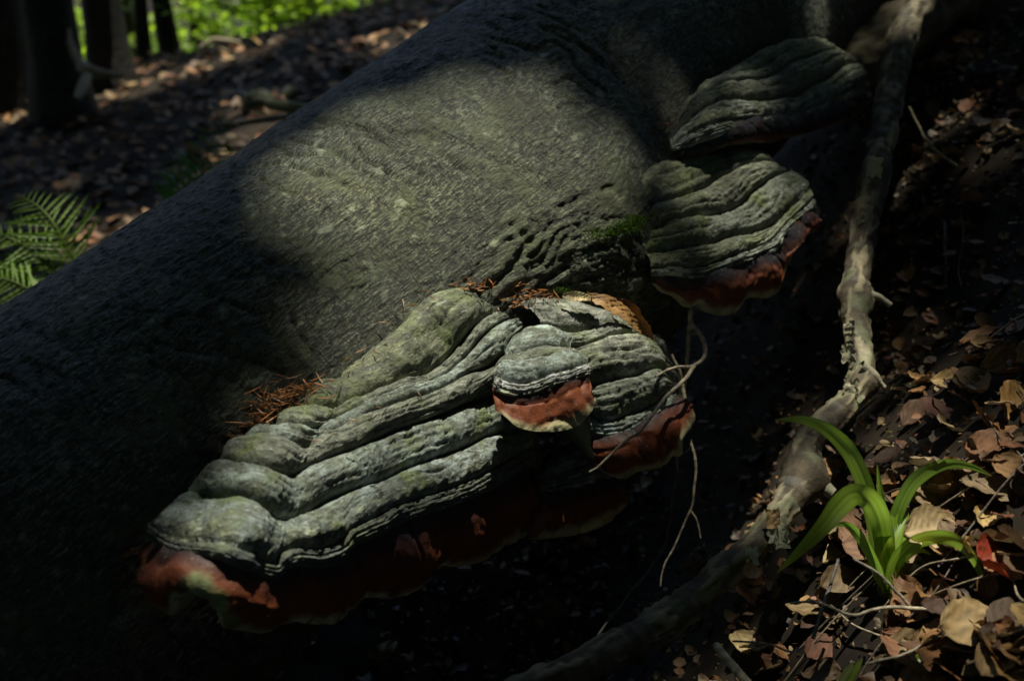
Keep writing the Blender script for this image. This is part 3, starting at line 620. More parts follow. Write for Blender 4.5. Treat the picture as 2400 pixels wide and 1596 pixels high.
# ------------------------------------------------------------------ background trees, unseen canopy above with gaps cut to aim the sun
def gap(px, py, r, lift=None, d=None, keep=0.0):
    """(point, radius, share of leaves left): leaves are cut away on the line from this point to the sun to light it"""
    if d is not None: q = P(px, py, d)
    elif lift is not None: q = on_trunk(px, py, lift)
    else: q = ground_hit(px, py)
    return (q, r, keep)
def row3(L, k, i): return L[k][min(i, len(L[k]) - 1)]
GAPS = []
for a, r, kp in ((BW[int(0.078 * (len(BW) - 1)), 150], 0.10, 0), (BW[int(0.441 * (len(BW) - 1)), 190], 0.12, 0), (BW[int(0.686 * (len(BW) - 1)), 130], 0.12, 0.0), (BW[int(0.833 * (len(BW) - 1)), 230], 0.12, 0), (BW[int(0.931 * (len(BW) - 1)), 60], 0.10, 0.0), (BW[int(0.961 * (len(BW) - 1)), 150], 0.12, 0.0), (BW[int(0.961 * (len(BW) - 1)), 36], 0.10, 0.0), (BW[int(0.9 * (len(BW) - 1)), 22], 0.085, 0.0), (BW[-1, 70], 0.08, 0.0),
                     (BW[int(0.392 * (len(BW) - 1)), 250], 0.10, 0), (BW[int(0.294 * (len(BW) - 1)), 120], 0.10, 0), (RW[int(0.353 * (len(RW) - 1)), 60], 0.12, 0), (RW[int(0.471 * (len(RW) - 1)), 110], 0.12, 0), (RW[int(0.824 * (len(RW) - 1)), 70], 0.11, 0), (RW[int(0.941 * (len(RW) - 1)), 100], 0.09, 0), (SW[int(0.809 * (len(SW) - 1)), 50], 0.10, 0),
                     (DW[int(0.294 * (len(DW) - 1)), 60], 0.08, 0.24), (DW[int(0.706 * (len(DW) - 1)), 40], 0.08, 0.22), (DW[int(0.471 * (len(DW) - 1)), 110], 0.08, 0.22), (DW[int(0.706 * (len(DW) - 1)), 155], 0.04, 0.0),
                     (TW[int(0.471 * (len(TW) - 1)), 60], 0.08, 0.24), (TW[int(0.412 * (len(TW) - 1)), 120], 0.08, 0.22), (TW[int(0.706 * (len(TW) - 1)), 155], 0.05, 0.05)):
    GAPS.append((a, r, kp))
for x, y, r, kp in ((1120, 310, 0.13, 0.0), (1000, 430, 0.11, 0.02), (1210, 210, 0.07, 0.12), (900, 540, 0.09, 0.22), (820, 650, 0.08, 0.32), (1000, 580, 0.08, 0.2), (930, 375, 0.07, 0.25), (1330, 560, 0.09, 0.0), (1440, 720, 0.07, 0.0), (1420, 660, 0.08, 0.04)):
    GAPS.append((on_trunk(x, y), r, kp))

TREES = [(6, 196, 5.9, 0.13, 'dark tree trunk cut by the picture edge, beyond the sunlit litter'), (122, 196, 5.5, 0.115, 'thick dark trunk with pale roots at its foot, second tree of the row'), (246, 176, 6.0, 0.095, 'dark tree trunk just past the pale curved root'),
         (395, 120, 7.4, 0.062, 'slim dark trunk standing alone against bright leaves'), (735, 40, 8.4, 0.075, 'half hidden dark trunk at the top of the slope'), (470, 100, 9.5, 0.07, 'thin far trunk blurred among bright leaves'), (340, 130, 7.0, 0.04, 'thinnest dark trunk between the row of thick trunks and the slim one'), (610, 60, 9.0, 0.09, 'far dark trunk on the crest above the pale broken stick'), (300, 150, 8.6, 0.06, 'far slim trunk peeping out beside the trunk past the root')]
tree_roots = []
for i, (px, py, d, r, lab) in enumerate(TREES):
    b = P(px, py, d); b[2] = ground_z(b[0], b[1]); lab = lab.replace('cut by the picture edge', 'at the end of the row')
    t = empty('beech_tree', b, lab, 'tree', 'trees up the slope')
    n = 70; zz = np.linspace(-0.25, 12.0, n); C = np.stack([b[0] + 0.05 * np.sin(zz * 0.9 + i) + (0.01 + 0.012 * (i % 3 - 1)) * zz, b[1] + 0.04 * np.cos(zz * 0.7 + i * 2) + 0 * zz, b[2] + zz], -1)
    rad = r * (1 - 0.055 * np.clip(zz, 0, 12)) + 0.6 * r * np.exp(-np.clip(zz, 0, 9) / 0.16)
    tube_mesh('trunk', C, rad, M_BARK2, lambda V: np.ones((len(V), 3)), 22, 0.02, i, 9, parent=t)
    for k in range(3):                                     # limbs into the crown
        z0 = 8.6 + 0.9 * k; a = 2.1 * k + i; p0 = C[np.argmin(abs(zz - z0))]
        Lm = spline3([p0, p0 + np.array([math.cos(a), math.sin(a), 0.7]) * 0.7, p0 + np.array([math.cos(a) * 1.9, math.sin(a) * 1.9, 1.3])], 10)
        tube_mesh('limb', Lm, np.linspace(r * 0.45, 0.012, 10), M_BARK2, lambda V: np.ones((len(V), 3)), 8, 0.006, k, 12, parent=t)
    tree_roots.append((t, b))

def leaf_cards(Pt, size, rg, tilt=0.6):
    n = len(Pt); a = rg.uniform(0, 2 * math.pi, n); d = np.stack([np.cos(a), np.sin(a), rg.normal(0, 0.35, n)], -1); d /= np.linalg.norm(d, axis=1, keepdims=True)
    up = np.stack([rg.normal(0, tilt, n), rg.normal(0, tilt, n), np.ones(n)], -1); s = np.cross(d, up); s /= np.linalg.norm(s, axis=1, keepdims=True); nn = np.cross(s, d)
    L = (size * rg.uniform(0.7, 1.3, n))[:, None]; w = 0.31 * L
    v = np.stack([Pt, Pt + d * L * 0.30 - s * w - nn * L * 0.02, Pt + d * L * 0.72 - s * w * 0.8, Pt + d * L - nn * L * 0.12, Pt + d * L * 0.72 + s * w * 0.8, Pt + d * L * 0.30 + s * w - nn * L * 0.02], 1)
    return v
def leaf_mesh_arrays(v):
    n = len(v); b = np.arange(n)[:, None] * 6; f = np.concatenate([b + np.array([0, 1, 2, 3]), b + np.array([0, 3, 4, 5])]).reshape(-1, 4)
    return v.reshape(-1, 3), f

def canopy():
    rg = np.random.default_rng(3); pts = []; z_g = HC - 1.0; HB, HT = 11.0, 13.5
    ox, oy = SUN[0] / SUN[2] * 11.6, SUN[1] / SUN[2] * 11.6
    def slab(x0, x1, y0, y1, z0, z1, lai, size):
        n = int((x1 - x0) * (y1 - y0) * lai / (0.42 * size * size)); return np.stack([rg.uniform(x0, x1, n), rg.uniform(y0, y1, n), rg.uniform(z0, z1, n)], -1), np.full(n, size)
    C0, C1, C2, C3 = -6.0 + ox, 3.4 + ox, -0.8 + oy, 7.6 + oy
    pts.append(slab(C0, C1, C2, C3, z_g + HB, z_g + HT, 7.0, 0.17))                  # unseen crowns sunward of the trunk, added to block direct sun
    q, s_ = slab(-26, 26, -22, C3, z_g + HB, z_g + HT + 1.5, 4.0, 0.8); ins = (q[:, 0] > C0 - .3) & (q[:, 0] < C1 + .3) & (q[:, 1] > C2 - .3); pts.append((q[~ins], s_[~ins]))   # unseen wood all round, added to keep the shade dark
    n = 26000; a = rg.uniform(0, 6.283, n); r = rg.uniform(15, 27, n); q = np.stack([r * np.cos(a), r * np.sin(a), z_g + rg.uniform(0.2, 13.5, n)], -1)
    q = q[(np.abs(a - 1.75) > 0.75)]; pts.append((q, np.full(len(q), 0.9)))  # ring of unseen foliage added to block low side light
    Q = np.vstack([p for p, s in pts]); S = np.concatenate([s for p, s in pts]); keep = np.ones(len(Q))
    near = np.nonzero(S < 0.5)[0]; mid = Q[near]; kn = np.ones(len(near))
    for q, r, kp in GAPS:  # thins the added leaves wherever a spot is meant to be lit
        v = mid - q; h = v @ SUN; dist = np.linalg.norm(v - h[:, None] * SUN, axis=1)
        kn = np.minimum(kn, kp + (1 - kp) * sstep(0.6 * r, 1.3 * r, np.maximum(dist - 0.085, 0)))
    for q, r in SHADE:
        v = mid - q; h = v @ SUN; dist = np.linalg.norm(v - h[:, None] * SUN, axis=1); kn = np.maximum(kn, 1 - sstep(0.7 * r, 1.2 * r, dist))
    keep[near] = kn
    ok = rg.random(len(Q)) < keep; Q, S = Q[ok], S[ok]; v = leaf_cards(Q, S, rg, 0.45); own = np.full(len(Q), -1)
    bxy = np.array([b[:2] for _, b in tree_roots]); dd = np.linalg.norm(Q[:, None, :2] - bxy[None], axis=2); j = dd.argmin(1); near = (dd[np.arange(len(Q)), j] < 2.6) & (Q[:, 2] > z_g + HB - 0.1); own[near] = j[near]
    def tint(k): return np.repeat(np.array([0.055, 0.105, 0.018]) * rg.uniform(0.7, 1.4, (k, 1)), 6, 0)
    for i, (t, b) in enumerate(tree_roots):
        k = own == i
        if k.any(): V, Fc = leaf_mesh_arrays(v[k]); adopt(mesh('crown', V, Fc, M_LEAF, tint(k.sum()), smooth=False), t)
    V, Fc = leaf_mesh_arrays(v[own < 0]); o = mesh('unseen_canopy', V, Fc, M_LEAF, tint((own < 0).sum()), smooth=False)
    tag(o, 'unseen green leaf canopy overhead, shaped to shade the scene', kind='stuff')
# sun patches on the forest floor
for x, y, r in ((400, 178, .10), (460, 158, .12), (520, 138, .12), (580, 120, .10), (140, 246, .10), (200, 236, .10), (234, 228, .08), (30, 212, .12), (14, 276, .08), (80, 270, .06), (245, 175, .12), (275, 175, .10), (880, 98, .09), (930, 90, .09), (970, 84, .08), (985, 92, .06),
                (560, 350, .06), (600, 330, .06), (640, 312, .06), (690, 290, .05), (660, 265, .05), (260, 530, .05), (300, 512, .05), (225, 575, .05), (600, 240, .05), (710, 255, .05)):
    GAPS.append(gap(x, y, r * 1.9, keep=0.0))
for x, y, r, kp in ((2060, 1290, .06, 0), (2100, 1220, .06, 0), (2010, 1180, .05, 0), (1880, 985, .04, 0), (1930, 1010, .04, 0.0), (2240, 1090, .04, 0), (2180, 1200, .06, 0.02), (2250, 1170, .07, 0.02), (2010, 1270, .05, 0), (2000, 1310, .05, 0.03), (2170, 1280, .05, 0), (2300, 1260, .05, 0.06), (2360, 1400, .06, 0.03), (2330, 1300, .035, 0), (2200, 1440, .06, 0.05), (2300, 1500, .07, 0.04), (2240, 1540, .05, 0), (1970, 1440, .04, 0.04), (2100, 1420, .05, 0.04), (2380, 1560, .05, 0.02), (2150, 1060, .04, 0.1), (2370, 1130, .04, 0.1), (2330, 930, .04, 0.1), (2290, 760, .03, 0), (2310, 730, .02, 0), (2260, 150, .03, 0), (2210, 190, .03, 0), (2250, 250, .025, 0), (2380, 1000, .03, 0.1), (2080, 1400, .05, 0.0), (2340, 1440, .05, 0.1)):
    GAPS.append(gap(x, y, r * 0.75, keep=kp + 0.06))
for x, y, d, r in ((1880, 990, 1.42, .05), (2040, 1170, 1.38, .05), (1960, 1190, 1.36, .04), (2230, 1095, 1.45, .04), (2080, 1250, 1.42, .05), (2180, 1265, 1.4, .04), (2270, 1300, 1.4, .04), (2150, 1200, 1.42, .04), (2060, 1120, 1.45, .04), (1990, 1080, 1.43, .04), (2100, 1350, 1.42, .05), (2050, 1300, 1.42, .05)):
    GAPS.append((P(x, y, d), r * 1.5, 0.0))
STICK = [(2235, -160, 2.45, .040), (2150, 20, 2.36, .040), (2118, 80, 2.30, .036), (2092, 200, 2.22, .034), (2065, 330, 2.12, .0335), (2050, 420, 2.05, .031), (2030, 520, 1.99, .030), (2010, 640, 1.91, .0285), (2000, 720, 1.86, .030), (2010, 800, 1.80, .0265), (2018, 890, 1.74, .026), (1985, 945, 1.70, .026), (1925, 1000, 1.66, .024), (1885, 1060, 1.62, .021), (1872, 1130, 1.58, .024), (1840, 1180, 1.55, .023), (1780, 1260, 1.51, .022), (1700, 1340, 1.47, .023), (1600, 1425, 1.42, .024), (1480, 1500, 1.37, .025), (1330, 1580, 1.31, .026), (1150, 1660, 1.25, .026)]
for x, y, d, r in STICK:
    if y in (330, 420, 520, 720, 800, 890, 1060, 1130): GAPS.append((P(x, y, d), 0.012 if y < 600 else 0.03, 0.22 if y < 600 else 0.0))
GAPS.append((P(2180, 20, 2.42), 0.09, 0.0)); GAPS.append((P(1810, 1215, 1.5), 0.02, 0.0)); GAPS.append((P(1760, 1305, 1.49), 0.012, 0.0)); GAPS.append((P(2300, 420, 2.3), 0.03, 0.0)); GAPS.append((P(2250, 395, 2.3), 0.03, 0.1))
GAPS += [(P(60, 560, 2.42), 0.13, 0.0), (P(110, 500, 2.43), 0.11, 0.0), (P(30, 660, 2.35), 0.12, 0.0), (P(2080, 1230, 1.43), 0.12, 0.0), (P(1960, 1180, 1.36), 0.12, 0.0), (P(1920, 1000, 1.42), 0.12, 0.0), (ground_hit(2220, 1170), 0.08, 0.05), (ground_hit(2180, 1290), 0.07, 0.05), (ground_hit(2300, 1500), 0.08, 0.05), (ground_hit(2030, 1330), 0.07, 0.0)]
SHADE = [(P(1640, 1390, 1.44), 0.11), (P(1740, 1300, 1.48), 0.03), (P(1540, 1460, 1.39), 0.13), (P(1400, 1545, 1.34), 0.12), (P(1250, 1620, 1.28), 0.12), (on_trunk(130, 1470), 0.09), (on_trunk(210, 1330), 0.05), (on_trunk(0, 1380), 0.08), (ground_hit(1700, 1450), 0.10), (ground_hit(300, 320), 0.30), (ground_hit(180, 400), 0.30), (ground_hit(800, 180), 0.22), (ground_hit(2330, 650), 0.10), (ground_hit(2380, 780), 0.08), (ground_hit(1830, 830), 0.06), (ground_hit(1760, 980), 0.07), (ground_hit(2260, 420), 0.10), (ground_hit(2340, 230), 0.10), (ground_hit(2380, 100), 0.10), (ground_hit(430, 300), 0.2), (ground_hit(860, 50), 0.2), (ground_hit(740, 90), 0.2), (on_trunk(420, 830), 0.10), (on_trunk(300, 1150), 0.06)]  # spots kept dark: unseen leaves are left on their line to the sun

GAPS.append((P(1500, 1080, 1.62), 0.05, 0.0)); GAPS.append((P(1620, 800, 1.7), 0.03, 0.0)); GAPS.append((P(1620, 1120, 1.62), 0.03, 0.1)); GAPS.append((P(1690, 690, 1.82), 0.06, 0.1)); GAPS.append((P(1905, 520, 1.85), 0.03, 0.0))
canopy()

def undergrowth():
    rg = np.random.default_rng(8); Q = []
    for k in range(170):
        x = rg.uniform(-5.2, 1.2); y = rg.uniform(7.4, 13.5); c = np.array([x, y, ground_z(x, y) + rg.uniform(0.2, 1.3)]); n = rg.integers(40, 150)
        Q.append(c + rg.normal(size=(n, 3)) * np.array([0.30, 0.30, 0.16]))
    Q = np.vstack(Q); v = leaf_cards(Q, np.full(len(Q), 0.10), rg, 0.7); V, Fc = leaf_mesh_arrays(v)
    c = np.repeat(np.array([0.20, 0.30, 0.018]) * rg.uniform(0.4, 1.6, (len(Q), 1)), 6, 0)
    o = mesh('undergrowth', V, Fc, M_BUSH, c, smooth=False); tag(o, 'bright green undergrowth leaves beyond the dark trunks', kind='stuff')
undergrowth()

# ------------------------------------------------------------------ things up the slope: roots, sticks, stones
def wood(name, label, cat, pts, rads, n=40, mat=None, colf=None, ns=12, rough=0.003, seed=0, nscale=40, group=None, top=True):
    C = spline3([P(*p) for p in pts], n); rad = np.interp(np.linspace(0, 1, n), np.linspace(0, 1, len(rads)), rads)
    o = tube_mesh(name, C, rad, mat or M_STICK, colf or (lambda V: np.ones((len(V), 3)) * np.array([0.26, 0.22, 0.15])), ns, rough, seed, nscale)
    return tag(o, label, cat, group) if top else o
wood('bare_root', 'pale curved bare root lit at the foot of the thick dark trunk', 'root', [(160, 70, 5.3), (170, 120, 5.25), (190, 150, 5.2), (215, 168, 5.1), (250, 176, 5.1), (285, 174, 5.15)], [.008, .016, .022, .03, .022, .010], rough=0.012, nscale=25)
wood('fallen_stick', 'short pale stick lying against the litter below the curved root', 'stick', [(205, 180, 4.9), (190, 215, 4.8), (180, 235, 4.75)], [.02, .024, .015], 14)
wood('fallen_stick', 'pale broken stick on the sunny slope under bright leaves', 'stick', [(470, 112, 6.0), (500, 95, 6.0), (530, 96, 6.0), (566, 102, 6.0)], [.010, .014, .014, .008], 18)
wood('fallen_branch', 'short pale mossy branch lying beside the grey stone', 'branch', [(628, 246, 3.6), (680, 252, 3.58), (735, 262, 3.55)], [.014, .022, .018], 18, colf=lambda V: np.ones((len(V), 3)) * np.array([0.20, 0.20, 0.10]))
wood('fallen_branch', 'thin branch half buried in litter by the dim fern', 'branch', [(560, 290, 3.1), (630, 280, 3.1), (720, 268, 3.1)], [.006, .009, .006], 18)
for i, (px, py, d, r, lab) in enumerate(((606, 246, 3.75, .075, 'rounded mossy grey stone half sunk in brown litter'), (690, 225, 3.9, .05, 'small grey stone just behind the rounded mossy one'))):
    a = np.linspace(0, math.pi, 24); b = np.linspace(0, 2 * math.pi, 40, endpoint=False); A, B = np.meshgrid(a, b, indexing='ij')
    D = np.stack([np.sin(A) * np.cos(B), np.sin(A) * np.sin(B), 0.7 * np.cos(A)], -1); c = ground_hit(px, py) + np.array([0, 0, 0.01])
    V = c + D * r * (1 + 0.35 * fbm(D * 1.6 + i * 9, 3, i))[..., None]
    tag(mesh('mossy_stone', V.reshape(-1, 3), grid_faces(24, 40, True), M_ROCK, np.tile([0.075, 0.085, 0.055], (960, 1))), lab, 'stone')

# ------------------------------------------------------------------ the dead branch and the log it leans on
def dead_branch():
    C = spline3([P(*q[:3]) for q in STICK], 330); rad = np.interp(np.linspace(0, 1, 330), np.linspace(0, 1, len(STICK)), [q[3] * 0.82 for q in STICK])
    root = empty('dead_branch', P(2000, 850, 1.77), 'long crooked dead branch with flaking grey bark, lying down the dark gully', 'branch')
    ns = 40; T, U, V = frames(C); a = np.linspace(0, 2 * math.pi, ns, endpoint=False)
    D = np.cos(a)[None, :, None] * U[:, None] + np.sin(a)[None, :, None] * V[:, None]; W = C[:, None] + D * rad[:, None, None]
    s = np.r_[0, np.cumsum(np.linalg.norm(np.diff(C, axis=0), axis=1))][:, None]; q = np.stack([s * 1.0 + 0 * a, np.cos(a)[None] * 0.03 + 0 * s, np.sin(a)[None] * 0.03 + 0 * s], -1)
    rings = noise(np.stack([q[..., 0] * 150, q[..., 1] * 14, q[..., 2] * 14], -1), 3)
    r = 0.0022 * rings + 0.004 * fbm(q * 42, 3, 4) + 0.006 * fbm(q * np.array([9, 12, 12]), 2, 5)
    flake = sstep(0.10, 0.16, fbm(q * np.array([16, 42, 42]), 3, 15)); r = r + 0.0028 * flake
    for px, py, amp, sg in ((2005, 700, .014, .018), (1910, 1125, .016, .022), (1850, 1120, .006, .03), (2065, 330, .004, .02), (2050, 395, .006, .014), (2030, 905, .010, .015)):
        dq = P(px, py, np.interp(py, [k[1] for k in STICK], [k[2] for k in STICK])); r = r + amp * np.exp(-((W - dq) ** 2).sum(-1) / (2 * sg * sg))
    W = W + D * r[..., None]
    k = fbm(q * np.array([30, 60, 60]), 3, 6)
    c = np.array([0.070, 0.052, 0.030]) * (0.8 + 1.1 * k[..., None]) + flake[..., None] * np.array([0.13, 0.115, 0.072]) + np.clip(rings, 0, 1)[..., None] * 0.08
    ll = sstep(0.2, 0.4, noise(q * 26, 9))[..., None]; c = c * (1 - 0.5 * ll) + 0.5 * ll * np.array([0.15, 0.17, 0.09])
    o = mesh('bark', W.reshape(-1, 3), grid_faces(330, ns, True), M_STICK, np.clip(c, .01, .8).reshape(-1, 3)); adopt(o, root)
    for (x0, y0, d0), (x1, y1, d1), r0, r1 in (((2030, 690, 1.87), (2088, 716, 1.86), .008, .004), ((1880, 1120, 1.585), (1952, 1158, 1.57), .017, .008), ((2015, 860, 1.73), (2072, 908, 1.73), .012, .004)):
        Ck = spline3([P(x0, y0, d0), P((x0 + x1) / 2, (y0 + y1) / 2 - 6, (d0 + d1) / 2), P(x1, y1, d1)], 14)
        tube_mesh('branch_stub', Ck, np.linspace(r0, r1, 14), M_STICK, lambda V: np.ones((len(V), 3)) * np.array([0.22, 0.2, 0.14]), 10, 0.003, 2, 60, parent=root)
    fl = [(2050, 392, 2.02, .026, (0.46, 0.43, 0.26)), (1822, 1240, 1.50, .026, (0.42, 0.42, 0.30)), (1812, 1215, 1.50, .018, (0.42, 0.27, 0.13)), (1832, 1262, 1.495, .018, (0.34, 0.35, 0.24)), (1762, 1303, 1.475, .017, (0.50, 0.50, 0.36)), (1988, 830, 1.755, .02, (0.3, 0.28, 0.19)), (1990, 770, 1.79, .018, (0.3, 0.28, 0.19)), (2032, 500, 1.965, .02, (.28, .26, .18)), (1995, 912, 1.70, .022, (0.34, 0.32, 0.22))]
    for i, (x, y, d, sz, cc) in enumerate(fl):                                            # curled flakes of bark
        uu, vv = np.meshgrid(np.linspace(-1, 1, 9), np.linspace(-1, 1, 9), indexing='ij'); p0 = P(x, y, d - 0.008)
        e_x = np.array([1.0, 0, 0]); e_v = -ray(x, y); e_v /= np.linalg.norm(e_v); e_y = np.cross(e_v, e_x); e_x = np.cross(e_y, e_v)
        sh = 1 + 0.5 * noise(np.stack([uu * 2 + i * 3, vv * 2, 0 * uu], -1), i)
        V = p0 + e_x * (uu * sz * 0.5 * sh)[..., None] + e_y * (vv * sz * 0.7 * sh)[..., None] + e_v * (0.006 * uu ** 2 + 0.004 * noise(np.stack([uu * 2.5, vv * 2.5, 0 * uu + i], -1), 4))[..., None]
        adopt(mesh('bark_flake', V.reshape(-1, 3), grid_faces(9, 9), M_STICK, np.tile(cc, (81, 1))), root)
dead_branch()
wood('fallen_log', 'lit mossy log end lying across behind the top of the dead branch', 'log', [(1950, 190, 2.46), (2060, 110, 2.50), (2160, 30, 2.54), (2300, -90, 2.62)], [.05, .062, .066, .07], 60, ns=48, rough=0.022, nscale=24, colf=lambda V: np.array([0.13, 0.105, 0.06]) * (0.8 + 1.5 * fbm(V * 30, 4, 2))[:, None])
wood('fallen_log', 'dark rotten log at the top of the gully, in deep shade', 'log', [(2250, 330, 3.0), (2330, 150, 3.05), (2400, -20, 3.1), (2440, -120, 3.15)], [.05, .085, .09, .09], 50, ns=26, rough=0.02, nscale=12, colf=lambda V: np.array([0.06, 0.05, 0.03]) * (0.9 + 0.8 * fbm(V * 22, 3, 2))[:, None])

# ------------------------------------------------------------------ twigs
def twig(label, pts, r0, r1, seed=0, col=(0.24, 0.20, 0.145), sides=(), group='thin bare twigs', knot=0.35):
    n = max(24, 14 * len(pts)); C = spline3([P(*p) for p in pts], n)
    C = C + 0.0022 * np.stack([noise(C * 32, seed), noise(C * 32 + 5, seed + 1), noise(C * 32 + 9, seed + 2)], -1)
    t = np.linspace(0, 1, n); rad = (r0 + (r1 - r0) * t) * (1 + knot * np.clip(noise(np.stack([t * n * 0.42, 0 * t, 0 * t], -1), seed), 0, 1) * 1.6)
    colf = lambda V: np.array(col) * (1 + 0.9 * noise(V * 120, seed))[:, None]
    if sides:
        root = empty('bare_twig', C[0], label, 'twig', group); tube_mesh('stem', C, rad, M_TWIG, colf, 8, parent=root)
        for k, (sp, a, b2) in enumerate(sides):
            m = 10 * len(sp); Cs = spline3([P(*p) for p in sp], m); Cs = Cs + 0.0015 * np.stack([noise(Cs * 40, 3 + k), noise(Cs * 40 + 5, k), noise(Cs * 40 + 9, k)], -1)
            tube_mesh('side_shoot', Cs, np.linspace(a, b2, m) * (1 + knot * np.abs(noise(np.stack([np.arange(m) * 0.5] * 3, -1), k))), M_TWIG, colf, 8, parent=root)
        return root
    o = tube_mesh('bare_twig', C, rad, M_TWIG, colf, 8); return tag(o, label, 'twig', group)
D1 = 1.70
twig('forked hooked twig hanging over the side of the pale lobe', [(1618, 726, 1.76), (1618, 757, 1.75), (1638, 780, 1.74), (1649, 805, 1.73), (1648, 837, 1.71), (1626, 858, 1.69), (1583, 861, 1.66), (1537, 881, 1.63)], .0042, .0016, 1,
     sides=[([(1617, 757, 1.75), (1612, 809, 1.76), (1609, 860, 1.76), (1600, 955, 1.76)], .004, .002), ([(1626, 858, 1.69), (1609, 884, 1.66), (1550, 942, 1.60), (1531, 972, 1.57), (1502, 1007, 1.545), (1453, 1043, 1.53), (1398, 1095, 1.52), (1381, 1105, 1.52)], .0032, .0014)])
twig('lowest hanging twig, pale, swinging free under the pale lobe', [(1617, 1030, 1.70), (1627, 1072, 1.69), (1632, 1114, 1.68), (1626, 1155, 1.67), (1618, 1193, 1.66), (1598, 1235, 1.65), (1583, 1276, 1.64), (1557, 1324, 1.63), (1549, 1372, 1.62)], .0024, .0012, 2,
     sides=[([(1618, 1195, 1.66), (1630, 1216, 1.655), (1643, 1262, 1.65)], .0017, .001), ([(1618, 1048, 1.70), (1607, 1058, 1.70), (1600, 1063, 1.70)], .0013, .001)])
twig('dim dark twig hanging straight beside the pale swinging one', [(1590, 1000, 1.78), (1587, 1079, 1.78), (1579, 1142, 1.77), (1567, 1235, 1.76), (1558, 1275, 1.75), (1538, 1314, 1.74), (1490, 1372, 1.72), (1400, 1490, 1.66)], .0024, .0014, 3, col=(0.10, 0.085, 0.075))
twig('upright broken stem in front of the pale lobe side', [(1575, 830, 1.72), (1590, 860, 1.715), (1600, 905, 1.71), (1612, 965, 1.70)], .002, .0035, 4)
twig('long pale twig running level under the green tuft', [(1853, 1415, 1.34), (1906, 1409, 1.34), (1956, 1428, 1.335), (2005, 1442, 1.33), (2045, 1430, 1.33), (2092, 1422, 1.33), (2141, 1422, 1.33), (2224, 1432, 1.325), (2306, 1448, 1.32), (2410, 1474, 1.31)], .0013, .0033, 5, col=(0.30, 0.25, 0.18))
twig('dark twig slanting down from the tuft base to the level one', [(1997, 1308, 1.37), (2059, 1345, 1.355), (2100, 1382, 1.345), (2133, 1419, 1.335)], .0017, .002, 6, col=(0.16, 0.13, 0.10))
twig('dark curved twig arching past the drooping blade to the frame edge', [(2150, 1333, 1.40), (2203, 1341, 1.39), (2265, 1362, 1.37), (2314, 1395, 1.35), (2355, 1436, 1.33), (2375, 1490, 1.31), (2405, 1524, 1.30)], .0016, .0028, 7, col=(0.14, 0.11, 0.085))
twig('grey twig rising from the lowest litter towards the level one', [(2026, 1555, 1.27), (2079, 1543, 1.27), (2158, 1516, 1.28), (2203, 1481, 1.295), (2248, 1444, 1.31)], .0014, .0016, 8)
twig('dark upright twig standing in shade west of the tuft', [(1964, 1310, 1.43), (1948, 1362, 1.41), (1927, 1432, 1.38), (1904, 1495, 1.36)], .0018, .0026, 9, col=(0.11, 0.10, 0.095))
twig('pale thin twig crossing the black hollow low down', [(1716, 1502, 1.37), (1750, 1504, 1.365), (1808, 1510, 1.36), (1861, 1524, 1.355), (1888, 1512, 1.35)], .0012, .0014, 10)
twig('short bright snapped stick poking up at the lower edge', [(1676, 1510, 1.36), (1709, 1551, 1.33), (1760, 1608, 1.30)], .0046, .0058, 11, col=(0.40, 0.33, 0.20), knot=0.12)
twig('thin pale twig curving down over the dark bank near the dead branch', [(2130, 250, 2.34), (2147, 286, 2.34), (2178, 337, 2.32), (2220, 375, 2.31), (2271, 406, 2.30), (2328, 428, 2.29)], .0024, .0034, 12, col=(0.30, 0.26, 0.16))
twig('dim upright stem on the shaded bank behind the dead branch', [(2214, 520, 2.12), (2216, 600, 2.08), (2218, 700, 2.02), (2226, 800, 1.97), (2232, 860, 1.94)], .0028, .002, 13, col=(0.14, 0.14, 0.16))
twig('straight brown stick on the litter behind the tall blade', [(2015, 1094, 1.62), (2070, 1102, 1.61), (2137, 1121, 1.60)], .004, .003, 14, col=(0.28, 0.2, 0.12), knot=0.1)
twig('thin twig over the big pale litter leaf', [(2218, 1180, 1.50), (2260, 1205, 1.49), (2320, 1230, 1.475), (2370, 1250, 1.46)], .0016, .001, 15)
twig('pale twig end entering high on the sunny bank', [(2370, 840, 1.72), (2390, 858, 1.71), (2412, 880, 1.70)], .003, .003, 16, col=(.3, .25, .16))
twig('pale straight twig on the bank among dim fern tips', [(2308, 932, 1.66), (2340, 952, 1.65), (2380, 975, 1.63), (2408, 990, 1.62)], .002, .002, 17, col=(.3, .25, .16))
twig('tiny bare twig along the litter below the red leaf', [(2290, 1262, 1.45), (2320, 1270, 1.44), (2360, 1278, 1.43), (2408, 1284, 1.42)], .0014, .001, 18)
twig('fine twig near the lower corner', [(2310, 1510, 1.29), (2350, 1545, 1.27), (2385, 1570, 1.26)], .001, .0012, 19)

